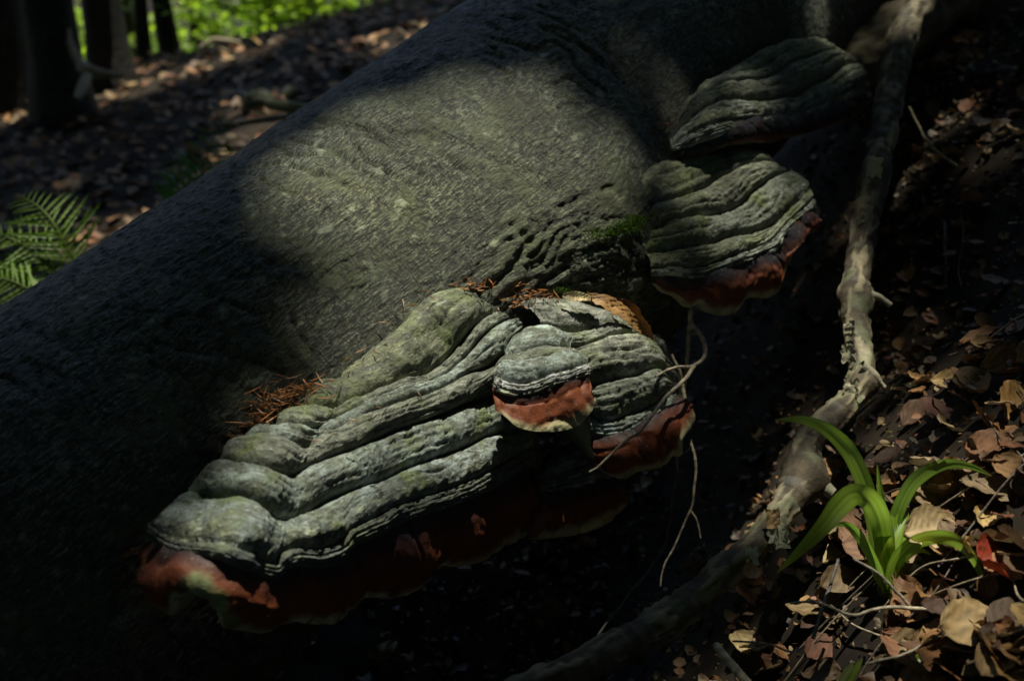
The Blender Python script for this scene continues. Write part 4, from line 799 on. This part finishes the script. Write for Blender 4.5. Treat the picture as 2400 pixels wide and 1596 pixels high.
SPT = [(2120, 1480, 'low in the litter under the level twig'), (2290, 1390, 'behind the dark arching twig'), (2340, 1200, 'over the litter above the red leaves'), (2180, 1230, 'crossing the litter inside the arching blade'), (2360, 1060, 'beneath the dusky fern'), (1990, 1470, 'beside the dark upright twig'), (2260, 1560, 'along the lower edge'), (1880, 1570, 'in the black hollow by the lower edge'),
       (2130, 1160, 'behind the upright blade of the tuft'), (2330, 800, 'on the bank under the pale bank twig'), (2240, 620, 'on the dark bank beside the dim upright stem'), (2390, 1400, 'at the frame edge past the drooping blade'), (2040, 1390, 'at the foot of the tuft'), (2210, 1340, 'between the tuft foot and the arching twig')]
_tr = random.Random(21)
for i, (x, y, where) in enumerate(SPT):
    c = ground_hit(x, y); a = _tr.uniform(0, math.pi); L = _tr.uniform(0.05, 0.11); d = np.array([math.cos(a), math.sin(a), 0]); p = [c + d * L * k + np.array([_tr.gauss(0, .008), _tr.gauss(0, .008), 0]) for k in (-1, -.4, .3, 1)]
    for q in p: q[2] = ground_z(q[0], q[1]) + 0.02 + _tr.uniform(0, 0.012)
    C = spline3(p, 36); t = np.linspace(0, 1, 36); pale = i % 2
    o = tube_mesh('bare_twig', C, (0.0016 - 0.0008 * t) * (1 + 0.5 * np.clip(noise(np.stack([t * 14, 0 * t, 0 * t], -1), i), 0, 1)), M_TWIG, lambda V: np.array([0.26, 0.21, 0.15] if pale else [0.10, 0.08, 0.06]) * (1 + 0.9 * noise(V * 120, i))[:, None], 7)
    tag(o, ('pale' if pale else 'dark') + ' fine twig lying ' + where, 'twig', 'fine twigs in the litter')

# ------------------------------------------------------------------ the green tuft and other blades
def tuft(label, loc, blades, cat='grass tuft'):
    root = empty('grass_tuft', loc, label, cat)
    for i, (pts, w, roll, fold, lit) in enumerate(blades):
        n = 34; C = spline3([P(*p) for p in pts], n); t = np.linspace(0, 1, n)
        wid = 0.82 * w * np.clip(np.minimum(0.55 + 2.2 * t, 1.0), 0, 1) * np.clip((1 - t) * 2.6, 0, 1) ** 0.75 + 0.0004
        W = ribbon(C, wid, fold, np.linspace(roll[0], roll[1], n), nw=9)
        x = np.linspace(-1, 1, 9); st = 0.26 * np.cos(x * 15)[None, :, None] + 0.06 * noise(np.stack([np.broadcast_to(x * 9, (n, 9)), 0 * W[..., 0] + i, 0 * W[..., 0]], -1), 4)[..., None]
        c = np.array(lit)[None, None] * (1 + st) * (0.9 + 0.2 * noise(W * 30, 9))[..., None]
        tp = sstep(0.95, 1.0, t)[:, None, None]; c = c * (1 - tp) + tp * np.array([0.25, 0.14, 0.05])
        adopt(mesh('blade', W.reshape(-1, 3), grid_faces(n, 9), M_BLADE, c.reshape(-1, 3)), root)
    return root
GN, GN2, YG = (0.19, 0.29, 0.032), (0.13, 0.22, 0.028), (0.28, 0.35, 0.022)
B0 = (2082, 1385, 1.43)
tuft('bright green tuft of broad arching grass blades in the sunlit litter', P(*B0), [
    ([(2080, 1385, 1.43), (2062, 1290, 1.43), (2045, 1200, 1.43), (2018, 1112, 1.43), (1984, 1050, 1.43), (1938, 1008, 1.42), (1886, 986, 1.40), (1818, 984, 1.37)], .025, (0.3, -0.35), 0.28, GN),
    ([(2086, 1385, 1.42), (2075, 1290, 1.415), (2062, 1215, 1.405), (2040, 1172, 1.39), (2003, 1158, 1.37), (1966, 1186, 1.345), (1931, 1230, 1.325), (1882, 1282, 1.305), (1820, 1342, 1.285)], .031, (-0.2, 0.3), 0.22, GN),
    ([(2078, 1330, 1.44), (2072, 1230, 1.45), (2064, 1150, 1.455), (2056, 1086, 1.46)], .0135, (0, 0.5), 0.35, GN),
    ([(2088, 1380, 1.43), (2092, 1270, 1.45), (2114, 1180, 1.45), (2150, 1122, 1.45), (2190, 1096, 1.44), (2236, 1086, 1.42), (2285, 1096, 1.40), (2326, 1116, 1.38)], .022, (0.9, -0.3), 0.30, GN2),
    ([(2090, 1385, 1.43), (2098, 1310, 1.43), (2116, 1250, 1.44), (2146, 1215, 1.45), (2192, 1180, 1.46)], .028, (0.4, 0.3), 0.22, (0.10, 0.19, 0.07)),
    ([(2084, 1390, 1.42), (2090, 1345, 1.41), (2106, 1308, 1.40), (2146, 1270, 1.385), (2194, 1257, 1.37), (2236, 1264, 1.345), (2272, 1294, 1.32), (2297, 1340, 1.30), (2306, 1392, 1.29)], .020, (0.2, -0.5), 0.3, GN),
    ([(2074, 1370, 1.42), (2042, 1302, 1.41), (2014, 1255, 1.40), (1981, 1228, 1.39), (1946, 1235, 1.38)], .0155, (0.5, 0.1), 0.3, GN2),
    ([(2082, 1390, 1.42), (2080, 1330, 1.415), (2072, 1270, 1.41), (2078, 1215, 1.42)], .030, (0.0, 0.0), 0.25, YG),
    ([(2086, 1390, 1.42), (2094, 1330, 1.42), (2108, 1270, 1.43), (2130, 1200, 1.45)], .022, (0.3, 0.5), 0.3, GN),
    ([(2076, 1385, 1.43), (2056, 1330, 1.43), (2040, 1280, 1.43)], .018, (0, 0.4), 0.3, GN2),
    ([(2080, 1390, 1.44), (2066, 1320, 1.45), (2050, 1250, 1.46), (2032, 1200, 1.47)], .014, (0.2, 0.5), 0.3, GN2),
    ([(2088, 1390, 1.42), (2104, 1340, 1.42), (2128, 1300, 1.42), (2160, 1290, 1.41), (2184, 1300, 1.40)], .013, (0.3, 0.2), 0.3, YG),
    ([(2084, 1385, 1.43), (2086, 1300, 1.44), (2094, 1230, 1.45), (2108, 1150, 1.46)], .013, (0.6, 0.2), 0.3, GN),
    ([(2084, 1400, 1.40), (2095, 1400, 1.39), (2112, 1390, 1.38), (2120, 1405, 1.37)], .010, (0.2, 0.2), 0.3, YG)])
tuft('low green tuft of two lax blades under the level twig', P(2200, 1580, 1.25), [
    ([(2150, 1545, 1.27), (2190, 1525, 1.275), (2224, 1506, 1.28), (2262, 1480, 1.29), (2286, 1450, 1.30)], .020, (0.2, 0.5), 0.3, GN2),
    ([(2420, 1455, 1.28), (2360, 1440, 1.30), (2320, 1432, 1.31), (2285, 1432, 1.32)], .014, (0, 0.3), 0.3, GN)])
tuft('short cut grass blades by the lower edge, striped green and straw', P(1980, 1610, 1.26), [
    ([(1968, 1600, 1.26), (1985, 1575, 1.265), (2000, 1550, 1.27)], .010, (0.2, 0.2), 0.3, (0.16, 0.20, 0.06)),
    ([(1990, 1600, 1.26), (2005, 1570, 1.265), (2022, 1542, 1.27)], .008, (0.2, 0.2), 0.3, GN)])

# ------------------------------------------------------------------ ferns
def pinna_mesh():
    n = 15; t = np.linspace(0, 1, n); w = 0.042 * np.sin(math.pi * np.clip(t * 0.86 + 0.14, 0, 1)) ** 0.8 * (1 - 0.5 * (np.arange(n) % 2)); w[-1] = 0.002
    V = np.stack([np.stack([t, w * k, -0.10 * t ** 2 + 0.03 * abs(k) + 0 * t], -1) for k in (-1, 0, 1)], 1)
    return V.reshape(-1, 3), grid_faces(n, 3)
PV, PF = pinna_mesh()
def frond(root, pts, n, wmax, col, droop=0.1, face=None, w0=0.3):
    me = mesh('pinna', PV, PF, M_FERN, np.tile(col, (len(PV), 1)), link=False)
    C = spline3(pts, 3 * n); T, U, V = frames(C)
    fr = tube_mesh('frond', C, np.linspace(.0035, .001, 3 * n), M_FERN, lambda v: np.ones((len(v), 3)) * np.array([0.12, 0.17, 0.03]), 6); adopt(fr, root)
    from mathutils import Matrix
    fn = np.array(face if face is not None else (0, -0.35, 0.94)); fn /= np.linalg.norm(fn)
    for k in range(n):
        i = min(3 * k + 1, len(C) - 1); t = k / (n - 1); L = wmax * (w0 + (1 - w0) * sstep(0, 0.25, t)) * (1 - t) ** 0.7 + 0.01; tn = T[i]; s = np.cross(tn, fn); s /= np.linalg.norm(s); up = np.cross(s, tn)
        for sg in (-1, 1):
            dx = sg * s * 0.86 + tn * (0.42 + 0.1 * random.random()) - up * droop * (0.3 + 2.2 * random.random()) + tn * random.gauss(0, 0.10); dx /= np.linalg.norm(dx); dy = np.cross(up, dx); dy /= np.linalg.norm(dy); dz = np.cross(dx, dy)
            o = bpy.data.objects.new('pinna', me); COL.objects.link(o); LL = L * random.uniform(0.72, 1.1); up2 = up * math.cos(random.gauss(0, .35))
            M = Matrix(((dx[0] * LL, dy[0] * LL, dz[0] * LL, C[i][0]), (dx[1] * LL, dy[1] * LL, dz[1] * LL, C[i][1]), (dx[2] * LL, dy[2] * LL, dz[2] * LL, C[i][2]), (0, 0, 0, 1)))
            o.parent = fr; o.matrix_basis = M
FG = (0.11, 0.19, 0.02)
f1 = empty('fern', P(120, 760, 2.6), 'bright sunlit fern behind the trunk edge', 'fern')
for pts, n, w in (([(190, 640, 2.46), (160, 585, 2.44), (130, 530, 2.43), (95, 488, 2.44), (40, 455, 2.46)], 18, 0.16), ([(150, 690, 2.45), (90, 600, 2.42), (40, 566, 2.40), (-40, 540, 2.40)], 18, 0.15), ([(150, 720, 2.4), (90, 690, 2.36), (30, 660, 2.34), (-60, 640, 2.34)], 18, 0.14), ([(120, 720, 2.55), (20, 600, 2.6), (-40, 500, 2.62)], 16, 0.14)):
    frond(f1, [P(*p) for p in pts], n, w, FG)
f2 = empty('fern', P(440, 560, 2.9), 'dim dark green fern standing in shade behind the trunk', 'fern')
for pts, n, w in (([(430, 560, 2.85), (450, 470, 2.85), (480, 380, 2.87), (528, 262, 2.95)], 20, 0.15), ([(400, 560, 2.8), (420, 480, 2.8), (430, 430, 2.8), (400, 360, 2.82)], 16, 0.12), ([(460, 540, 2.85), (510, 450, 2.85), (540, 390, 2.9), (560, 350, 2.95)], 16, 0.10)):
    frond(f2, [P(*p) for p in pts], n, w, (0.07, 0.20, 0.035), face=(0.0, -0.8, 0.6))
f3 = empty('fern', P(2250, 1150, 1.75), 'dusky yellowish fern leaning over litter on the bank', 'fern')
for pts, n, w in (([(2420, 900, 1.85), (2300, 870, 1.84), (2200, 900, 1.80), (2120, 970, 1.76)], 16, 0.10), ([(2420, 960, 1.8), (2300, 960, 1.78), (2180, 1000, 1.74), (2080, 1060, 1.70)], 16, 0.10), ([(2430, 1040, 1.7), (2330, 1030, 1.7), (2230, 1060, 1.67), (2140, 1080, 1.66)], 14, 0.07)):
    frond(f3, [P(*p) for p in pts], n, w, (0.075, 0.10, 0.02))

# ------------------------------------------------------------------ dead leaves
def dead_leaf_mesh(k, col, nl=13, nw=9):
    rg = np.random.default_rng(100 + k); t = np.linspace(0, 1, nl); x = np.linspace(-1, 1, nw); Tt, X = np.meshgrid(t, x, indexing='ij')
    w = 0.33 * np.sin(math.pi * t ** 0.85) ** 0.75 * (1 + 0.035 * rg.normal(size=nl)); w[0] = 0.008; w[-1] = 0.004
    c1, c2, c3_ = rg.uniform(-0.7, 0.9), rg.uniform(0.1, 0.9), rg.uniform(-0.5, 0.5)
    ph = x[None] * c2 * 2.2; Y = w[:, None] * np.sin(ph * 0.5 + 1e-9) / max(abs(c2 * 1.1), 1e-3) if False else w[:, None] * X
    Z = c2 * 0.55 * w[:, None] * X ** 2 + c1 * 0.16 * (Tt - 0.5) ** 2 * 2 + c3_ * 0.12 * X * (Tt - 0.4)
    Z = Z + 0.026 * np.sin((Tt * 9 - np.abs(X) * 1.9) * 2 * math.pi) * np.minimum(1, np.abs(X) * 3) + 0.05 * noise(np.stack([Tt * 3, X * 1.5, 0 * X + k], -1), k)
    Y = Y * (1 + 0.16 * rg.normal(size=(nl, nw)) * 0.16 * (np.abs(X) > 0.9))
    V = np.stack([Tt - 0.5, Y, Z], -1)
    c = np.array(col) * (1 + 0.36 * np.cos((Tt * 9 - np.abs(X) * 1.9) * 2 * math.pi) * (np.abs(X) > 0.1))[..., None] * (1 + 0.35 * noise(np.stack([Tt * 3, X * 2, 0 * X + k], -1), 3))[..., None]
    e = (np.abs(X) < 0.1)[..., None]; c = np.where(e, np.array(col) * 1.25, c)
    return mesh('dead_leaf', V.reshape(-1, 3), grid_faces(nl, nw), M_DEAD, np.clip(c, 0.01, .8).reshape(-1, 3), link=False)
LC = [(0.40, 0.20, 0.07), (0.26, 0.12, 0.04), (0.40, 0.24, 0.10), (0.16, 0.08, 0.035), (0.31, 0.20, 0.10), (0.28, 0.11, 0.045), (0.38, 0.26, 0.13), (0.15, 0.09, 0.045)]
DL = [dead_leaf_mesh(k, LC[k]) for k in range(8)]
from mathutils import Euler
def put_leaf(me, q, size, rot, label, group, name='dead_leaf'):
    o = bpy.data.objects.new(name, me); COL.objects.link(o); o.location = q; o.rotation_euler = rot; o.scale = (size,) * 3
    return tag(o, label, 'leaf', group)
lr = random.Random(4)
SPOTS = [(2082, 1385, 'the foot of the green tuft'), (1880, 1290, 'the big drooping blade'), (2320, 1300, 'the red leaves'), (2230, 1434, 'the level twig'), (2060, 1350, 'the dark slanting twig'), (2330, 1410, 'the dark arching twig'), (1720, 1560, 'the snapped stick'), (1900, 1130, 'the knot of the dead branch'),
         (2250, 1000, 'the dusky fern'), (2220, 1150, 'the large pale ribbed leaf'), (2075, 1106, 'the straight brown stick'), (2220, 1505, 'the lax low blades'), (2000, 1570, 'the cut grass blades'), (2330, 160, 'the dark rotten log'), (2290, 410, 'the thin curving twig'), (2220, 720, 'the dim upright stem'), (2270, 1320, 'the low arching blade'),
         (2350, 1550, 'the fine corner twig'), (1935, 1410, 'the dark upright twig'), (2000, 560, 'the bare middle of the dead branch'), (2330, 950, 'the pale bank twig'), (2100, 1548, 'the grey rising twig'), (2100, 150, 'the lit log end'), (1800, 1510, 'the thin twig over the hollow')]
CW = ['tan', 'brown', 'pale tan', 'dark brown', 'fawn', 'reddish brown', 'straw coloured', 'dull brown']
NUM = ['first', 'second', 'third', 'fourth', 'fifth', 'sixth', 'seventh', 'eighth', 'ninth', 'tenth']
REGION = [('sunlit litter leaves round the green tuft', (1930, 1080, 2290, 1450), 60), ('litter leaves in the lower corner', (2090, 1430, 2400, 1600), 46), ('litter leaves on the bank', (2080, 120, 2400, 820), 34), ('litter leaves under the dusky fern', (2080, 820, 2400, 1080), 30), ('litter leaves by the red ones', (2280, 1080, 2400, 1430), 18), ('leaves in the hollow', (1640, 1330, 1960, 1600), 16)]
_todo, _seen = [], {}
for grp, (x0, y0, x1, y1), n in REGION:
    for k in range(n):
        px, py = lr.uniform(x0, x1), lr.uniform(y0, y1); sp = min(SPOTS, key=lambda q: math.hypot(q[0] - px, q[1] - py)); sz = lr.uniform(0.028, 0.066)
        _todo.append((math.hypot(sp[0] - px, sp[1] - py), px, py, sp, sz, lr.randrange(8), grp))
for dist, px, py, sp, sz, mi, grp in sorted(_todo):
    q = ground_hit(px, py); q[2] += lr.uniform(0.004, 0.022)
    base = ('small' if sz < 0.041 else 'large' if sz > 0.055 else 'medium') + ' ' + CW[mi] + ' leaf'
    dx, dy = px - sp[0], py - sp[1]; rel = 'above' if dy < -abs(dx) * 0.7 else 'below' if dy > abs(dx) * 0.7 else 'beside'
    key = (base, rel, sp[2]); _seen[key] = _seen.get(key, 0) + 1
    lab = f"{NUM[_seen[key] - 1] + ' ' if _seen[key] > 1 else ''}{base} in the litter {rel} {sp[2]}"
    put_leaf(DL[mi], q, sz, (lr.gauss(0, 0.4), lr.gauss(0, 0.4), lr.uniform(0, 6.28)), lab, grp)
def special(px, py, size, ang, me, label, lift=0.03, tiltx=0.3, tilty=0.0):
    q = ground_hit(px, py); q[2] += lift; return put_leaf(me, q, size, (tiltx, tilty, ang), label, None)
special(2220, 1150, 0.105, 2.6, dead_leaf_mesh(20, (0.50, 0.37, 0.21), 17, 11), 'large pale tan leaf with raised ribs behind the tuft', 0.035, 0.5)
special(2180, 1285, 0.085, 0.3, dead_leaf_mesh(21, (0.46, 0.32, 0.17), 17, 11), 'tan ribbed leaf shaded by the low arching blade', 0.03, 0.5)
special(1990, 1270, 0.10, 1.2, dead_leaf_mesh(22, (0.36, 0.19, 0.10), 17, 11), 'crumpled reddish brown leaf just behind the big drooping blade', 0.03, 0.6)
special(2020, 1330, 0.06, -0.5, dead_leaf_mesh(23, (0.46, 0.25, 0.12)), 'curled orange brown leaf at the foot of the tuft', 0.03, 0.5)
special(1960, 1400, 0.062, 0.5, dead_leaf_mesh(24, (0.44, 0.30, 0.15)), 'tan leaf with dark ribs at the crossing of two twigs', 0.03, 0.6)
special(2270, 1510, 0.085, 0.2, dead_leaf_mesh(25, (0.46, 0.30, 0.13)), 'broad honey coloured leaf behind the lax low blade', 0.03, 0.5)
special(2380, 1330, 0.075, 1.9, dead_leaf_mesh(26, (0.33, 0.21, 0.13), 17, 11), 'brown striped leaf standing on edge next to the red one', 0.03, 0.8)
rd = ground_hit(2318, 1320)
for (px, py), sz, ang, lab in (((2318, 1292), 0.042, 0.6, 'upper round bright red leaf in the litter'), ((2334, 1335), 0.036, 2.1, 'lower bright red leaf tucked below the round one')):
    me = dead_leaf_mesh(30, (0.36, 0.04, 0.012), 13, 11)
    co = np.empty(len(me.vertices) * 3, np.float32); me.vertices.foreach_get('co', co); co = co.reshape(-1, 3); co[:, 1] *= 1.5; me.vertices.foreach_set('co', co.ravel()); me.update()
    q = ground_hit(px, py); q = q - 0.03 * ray(px, py); put_leaf(me, q, sz, (0.75, 0.1, ang), lab, None, 'red_leaf')
put_leaf(dead_leaf_mesh(31, (0.40, 0.19, 0.10)), P(1762, 1338, 1.44), 0.034, (0.6, 0.2, 0.7), 'small pinkish brown leaf fallen on the dead branch', None)

def litter():
    rg = np.random.default_rng(12); X, Y = [], []
    n = 17000; x = rg.uniform(-4.2, 3.0, n); y = 0.5 + 7.5 * rg.random(n) ** 1.3
    q = np.stack([x, y, ground_z(x, y)], -1); ax = q - AX_A; h = ax @ AX_U; dist = np.linalg.norm(ax - h[:, None] * AX_U, axis=1); q = q[dist > R_LOG + 0.02]
    q[:, 2] += rg.uniform(0.002, 0.02, len(q)); nearq = q[:, 1] < 3.0; far = q[~nearq]; q = q[nearq]
    v = leaf_cards(far, np.full(len(far), 0.062), rg, 0.35)
    V, Fc = leaf_mesh_arrays(v); cf = np.repeat(np.array(LC)[rg.integers(0, 8, len(far))] * rg.uniform(0.25, 0.95, (len(far), 1)), 6, 0)
    n = len(q); t = np.linspace(0, 1, 8)[None, :, None]; x = np.linspace(-1, 1, 5)[None, None]; k = lambda a, b2: rg.uniform(a, b2, n)[:, None, None]
    w = k(0.22, 0.38) * np.sin(math.pi * (0.04 + 0.92 * t) ** 0.85) ** 0.8
    Z = k(-0.2, 0.8) * w * x ** 2 + k(-0.5, 0.6) * (t - 0.5) ** 2 + k(-0.3, 0.3) * x * (t - 0.4) + 0.07 * rg.normal(size=(n, 8, 5)) * np.minimum(1, t * (1 - t) * 6)
    loc = np.stack([t - 0.5 + 0 * x + 0 * w, w * x, Z], -1) * (rg.uniform(0.018, 0.058, n) * np.where(rg.random(n) < .5, .5, 1))[:, None, None, None]
    a = rg.uniform(0, 6.283, n); up = np.stack([rg.normal(0, .4, n), rg.normal(0, .4, n), np.ones(n)], -1); up /= np.linalg.norm(up, axis=1, keepdims=True)
    e = np.stack([np.cos(a), np.sin(a), 0 * a], -1); e -= up * (e * up).sum(1, keepdims=True); e /= np.linalg.norm(e, axis=1, keepdims=True); s2 = np.cross(up, e)
    W = q[:, None, None] + loc[..., :1] * e[:, None, None] + loc[..., 1:2] * s2[:, None, None] + loc[..., 2:] * up[:, None, None]
    gf = grid_faces(8, 5); F2 = (np.arange(n)[:, None, None] * 40 + gf[None]).reshape(-1, 4)
    cn = np.array(LC)[rg.integers(0, 8, n)] * rg.uniform(0.10, 0.6, (n, 1)); cn = (cn[:, None, None] * (1 + 0.3 * rg.normal(size=(n, 8, 5, 1)))).reshape(-1, 3)
    V = np.vstack([V, W.reshape(-1, 3)]); Fc = np.vstack([Fc, F2 + len(v) * 6]); allc = np.clip(np.vstack([cf, cn]), 0.008, .8)
    nb = 16000; x = rg.uniform(-0.2, 1.9, nb); y = rg.uniform(0.6, 2.9, nb); q = np.stack([x, y, ground_z(x, y) + rg.uniform(0.0, 0.012, nb)], -1)
    v2 = leaf_cards(q, 0.006 + 0.022 * rg.random(nb) ** 2.5, rg, 0.7); V2, F2 = leaf_mesh_arrays(v2); c2 = np.repeat(np.array(LC)[rg.integers(0, 8, nb)] * rg.uniform(0.10, 0.8, (nb, 1)), 6, 0)
    Fc = np.vstack([Fc, F2 + len(V)]); V = np.vstack([V, V2]); allc = np.vstack([allc, c2])
    o = mesh('leaf_litter', V, Fc, M_LITTER, allc); tag(o, 'carpet of brown fallen leaves over the forest floor', kind='stuff')
litter()

# leaf wedged above the pale lobe, and the needle pockets
def wedge(label, pts, w, col, roll, seed):
    C = spline3([P(*p) for p in pts], 20); t = np.linspace(0, 1, 20); wid = w * np.sin(math.pi * np.clip(t * 0.9 + 0.06, 0, 1)) ** 0.7
    W = ribbon(C, wid, 0.2, roll, nw=11); x = np.linspace(-1, 1, 11); n = grid_normals(W); rib = np.sin((t[:, None] * 8 - np.abs(x)[None] * 1.6) * 2 * math.pi)
    W = W + n * (0.0026 * rib + 0.008 * noise(W * 30, seed))[..., None]
    c = np.array(col) * (1 + 0.42 * rib + 0.8 * noise(W * 60, seed + 1))[..., None]
    tag(mesh('dead_leaf', W.reshape(-1, 3), grid_faces(20, 11), M_LITTER, np.clip(c, .01, .8).reshape(-1, 3)), label, 'leaf')
wedge('ribbed brown leaf wedged between the pale lobe and the trunk', [(1375, 690, 1.655), (1420, 712, 1.66), (1470, 742, 1.67), (1508, 780, 1.69)], .027, (0.22, 0.12, 0.04), 0.6, 1)
wedge('folded orange brown leaf end stuck beside the ribbed wedged one', [(1440, 700, 1.68), (1470, 718, 1.68), (1500, 755, 1.69), (1530, 796, 1.70)], .022, (0.28, 0.11, 0.03), -0.4, 2)
wedge('pale curled leaf scrap at the upper corner of the wedged leaf', [(1318, 692, 1.65), (1350, 694, 1.65), (1388, 700, 1.655)], .014, (0.50, 0.40, 0.22), 0.2, 3)

def needles(label, pts, n, spread, length, seed, col=(0.46, 0.19, 0.06)):
    rg = np.random.default_rng(seed); V, Fc, Cc = [], [], []
    ax = resample(pts, 60)
    for k in range(n):
        c = P(*ax[rg.integers(0, 60)]) + rg.normal(size=3) * spread; a = math.radians(rg.normal(15, 60)); d = np.array([math.cos(a), 0.5 * rg.normal(), math.sin(a) * 0.6]); d /= np.linalg.norm(d); L = 0.72 * length * rg.uniform(0.5, 1.3)
        s = np.cross(d, rg.normal(size=3)); s /= np.linalg.norm(s); u = np.cross(s, d); r = 0.00085
        cl = np.array(col) * rg.uniform(0.15, 1.2); b = len(V) * 8
        bend = u * L * rg.uniform(-0.12, 0.12)
        ring = lambda p, rr: [p + s * rr, p + u * rr, p - s * rr, p - u * rr]
        m = np.array(ring(c - d * L / 2, r * .7) + ring(c + bend, r) + ring(c + d * L / 2, r * .3)); b = 12 * len(V); V.append(m); Cc.append(np.tile(cl, (12, 1)))
        for w in (0, 4):
            for i in range(4): Fc.append([b + w + i, b + w + (i + 1) % 4, b + w + 4 + (i + 1) % 4, b + w + 4 + i])
    o = mesh('needle_litter', np.vstack(V), Fc, M_NEEDLE, np.vstack(Cc), smooth=False); tag(o, label, kind='stuff')
needles('orange pine needles packed where the largest bracket meets the bark', [(600, 985, 1.385), (630, 950, 1.395), (670, 930, 1.405), (710, 922, 1.415), (742, 915, 1.42)], 170, 0.010, 0.028, 1)
needles('dark needles below the orange ones', [(550, 1040, 1.37), (580, 1000, 1.38), (615, 985, 1.385)], 60, 0.008, 0.022, 2, (0.22, 0.09, 0.03))
needles('few needles down the seam of the largest bracket', [(440, 1150, 1.33), (480, 1100, 1.345), (540, 1060, 1.365)], 26, 0.006, 0.018, 3, (0.2, 0.08, 0.025))
needles('dark needles hanging below the left corner of the largest bracket'.replace('left ', ''), [(270, 1370, 1.265), (290, 1310, 1.27), (310, 1280, 1.275)], 40, 0.006, 0.024, 4, (0.20, 0.08, 0.025))
needles('needles along the notch above the bracket dome', [(1060, 672, 1.60), (1110, 668, 1.61), (1160, 675, 1.63)], 40, 0.005, 0.018, 5)
needles('needles and scraps above the pale lobe', [(1180, 708, 1.65), (1230, 692, 1.66), (1300, 700, 1.67)], 80, 0.007, 0.026, 6)
needles('loose needles lying on the mossy buttress', [(1292, 538, 1.71), (1330, 546, 1.71), (1370, 544, 1.72)], 22, 0.004, 0.026, 7)
needles('needles caught left of the highest bracket'.replace('left of', 'beside'), [(1508, 305, 1.89), (1545, 300, 1.90), (1575, 290, 1.91)], 40, 0.007, 0.02, 8)
needles('needles in the gap beside the domed bracket', [(1480, 580, 1.74), (1500, 610, 1.76)], 16, 0.006, 0.022, 9, (0.3, 0.13, 0.04))

needles('single needles strewn along the bark seam above the largest bracket', [(800, 880, 1.46), (880, 800, 1.50), (960, 735, 1.545), (1040, 668, 1.59)], 26, 0.012, 0.022, 10, (0.3, 0.13, 0.045))
needles('stray needles and crumbs on the ledges of the largest bracket', [(720, 1040, 1.31), (850, 985, 1.33), (980, 930, 1.36), (1060, 880, 1.40)], 12, 0.006, 0.018, 11, (0.26, 0.12, 0.05))

def moss():
    rg = np.random.default_rng(5); V, Fc, Cc = [], [], []
    for (x, y), n, sp in (((1400, 548), 40, 10), ((1450, 540), 90, 10), ((1475, 530), 110, 10), ((1490, 515), 70, 8), ((1320, 682), 30, 5)):
        for k in range(n * 5):
            px, py = x + rg.normal() * sp * 1.7, y + rg.normal() * sp * 0.7
            d = trunk_depth(px, py)
            if d is None: continue
            q = P(px, py, d - 0.001); dd = np.array([rg.normal() * 0.5, -0.4 + rg.normal() * 0.4, 1.0]); dd /= np.linalg.norm(dd); s = np.cross(dd, rg.normal(size=3)); s /= np.linalg.norm(s); L = rg.uniform(0.002, 0.0055); b = 4 * len(V)
            V.append(np.array([q - s * 0.0006, q + s * 0.0006, q + dd * L * 0.6 + s * 0.001, q + dd * L])); Fc.append([b, b + 1, b + 2, b + 3]); Cc.append(np.tile(np.array([0.10, 0.19, 0.02]) * rg.uniform(0.5, 1.4), (4, 1)))
    if V: tag(mesh('moss', np.vstack(V), Fc, M_MOSS, np.vstack(Cc), smooth=False), 'bright green moss cushion where the domed bracket joins the trunk', kind='stuff')
moss()
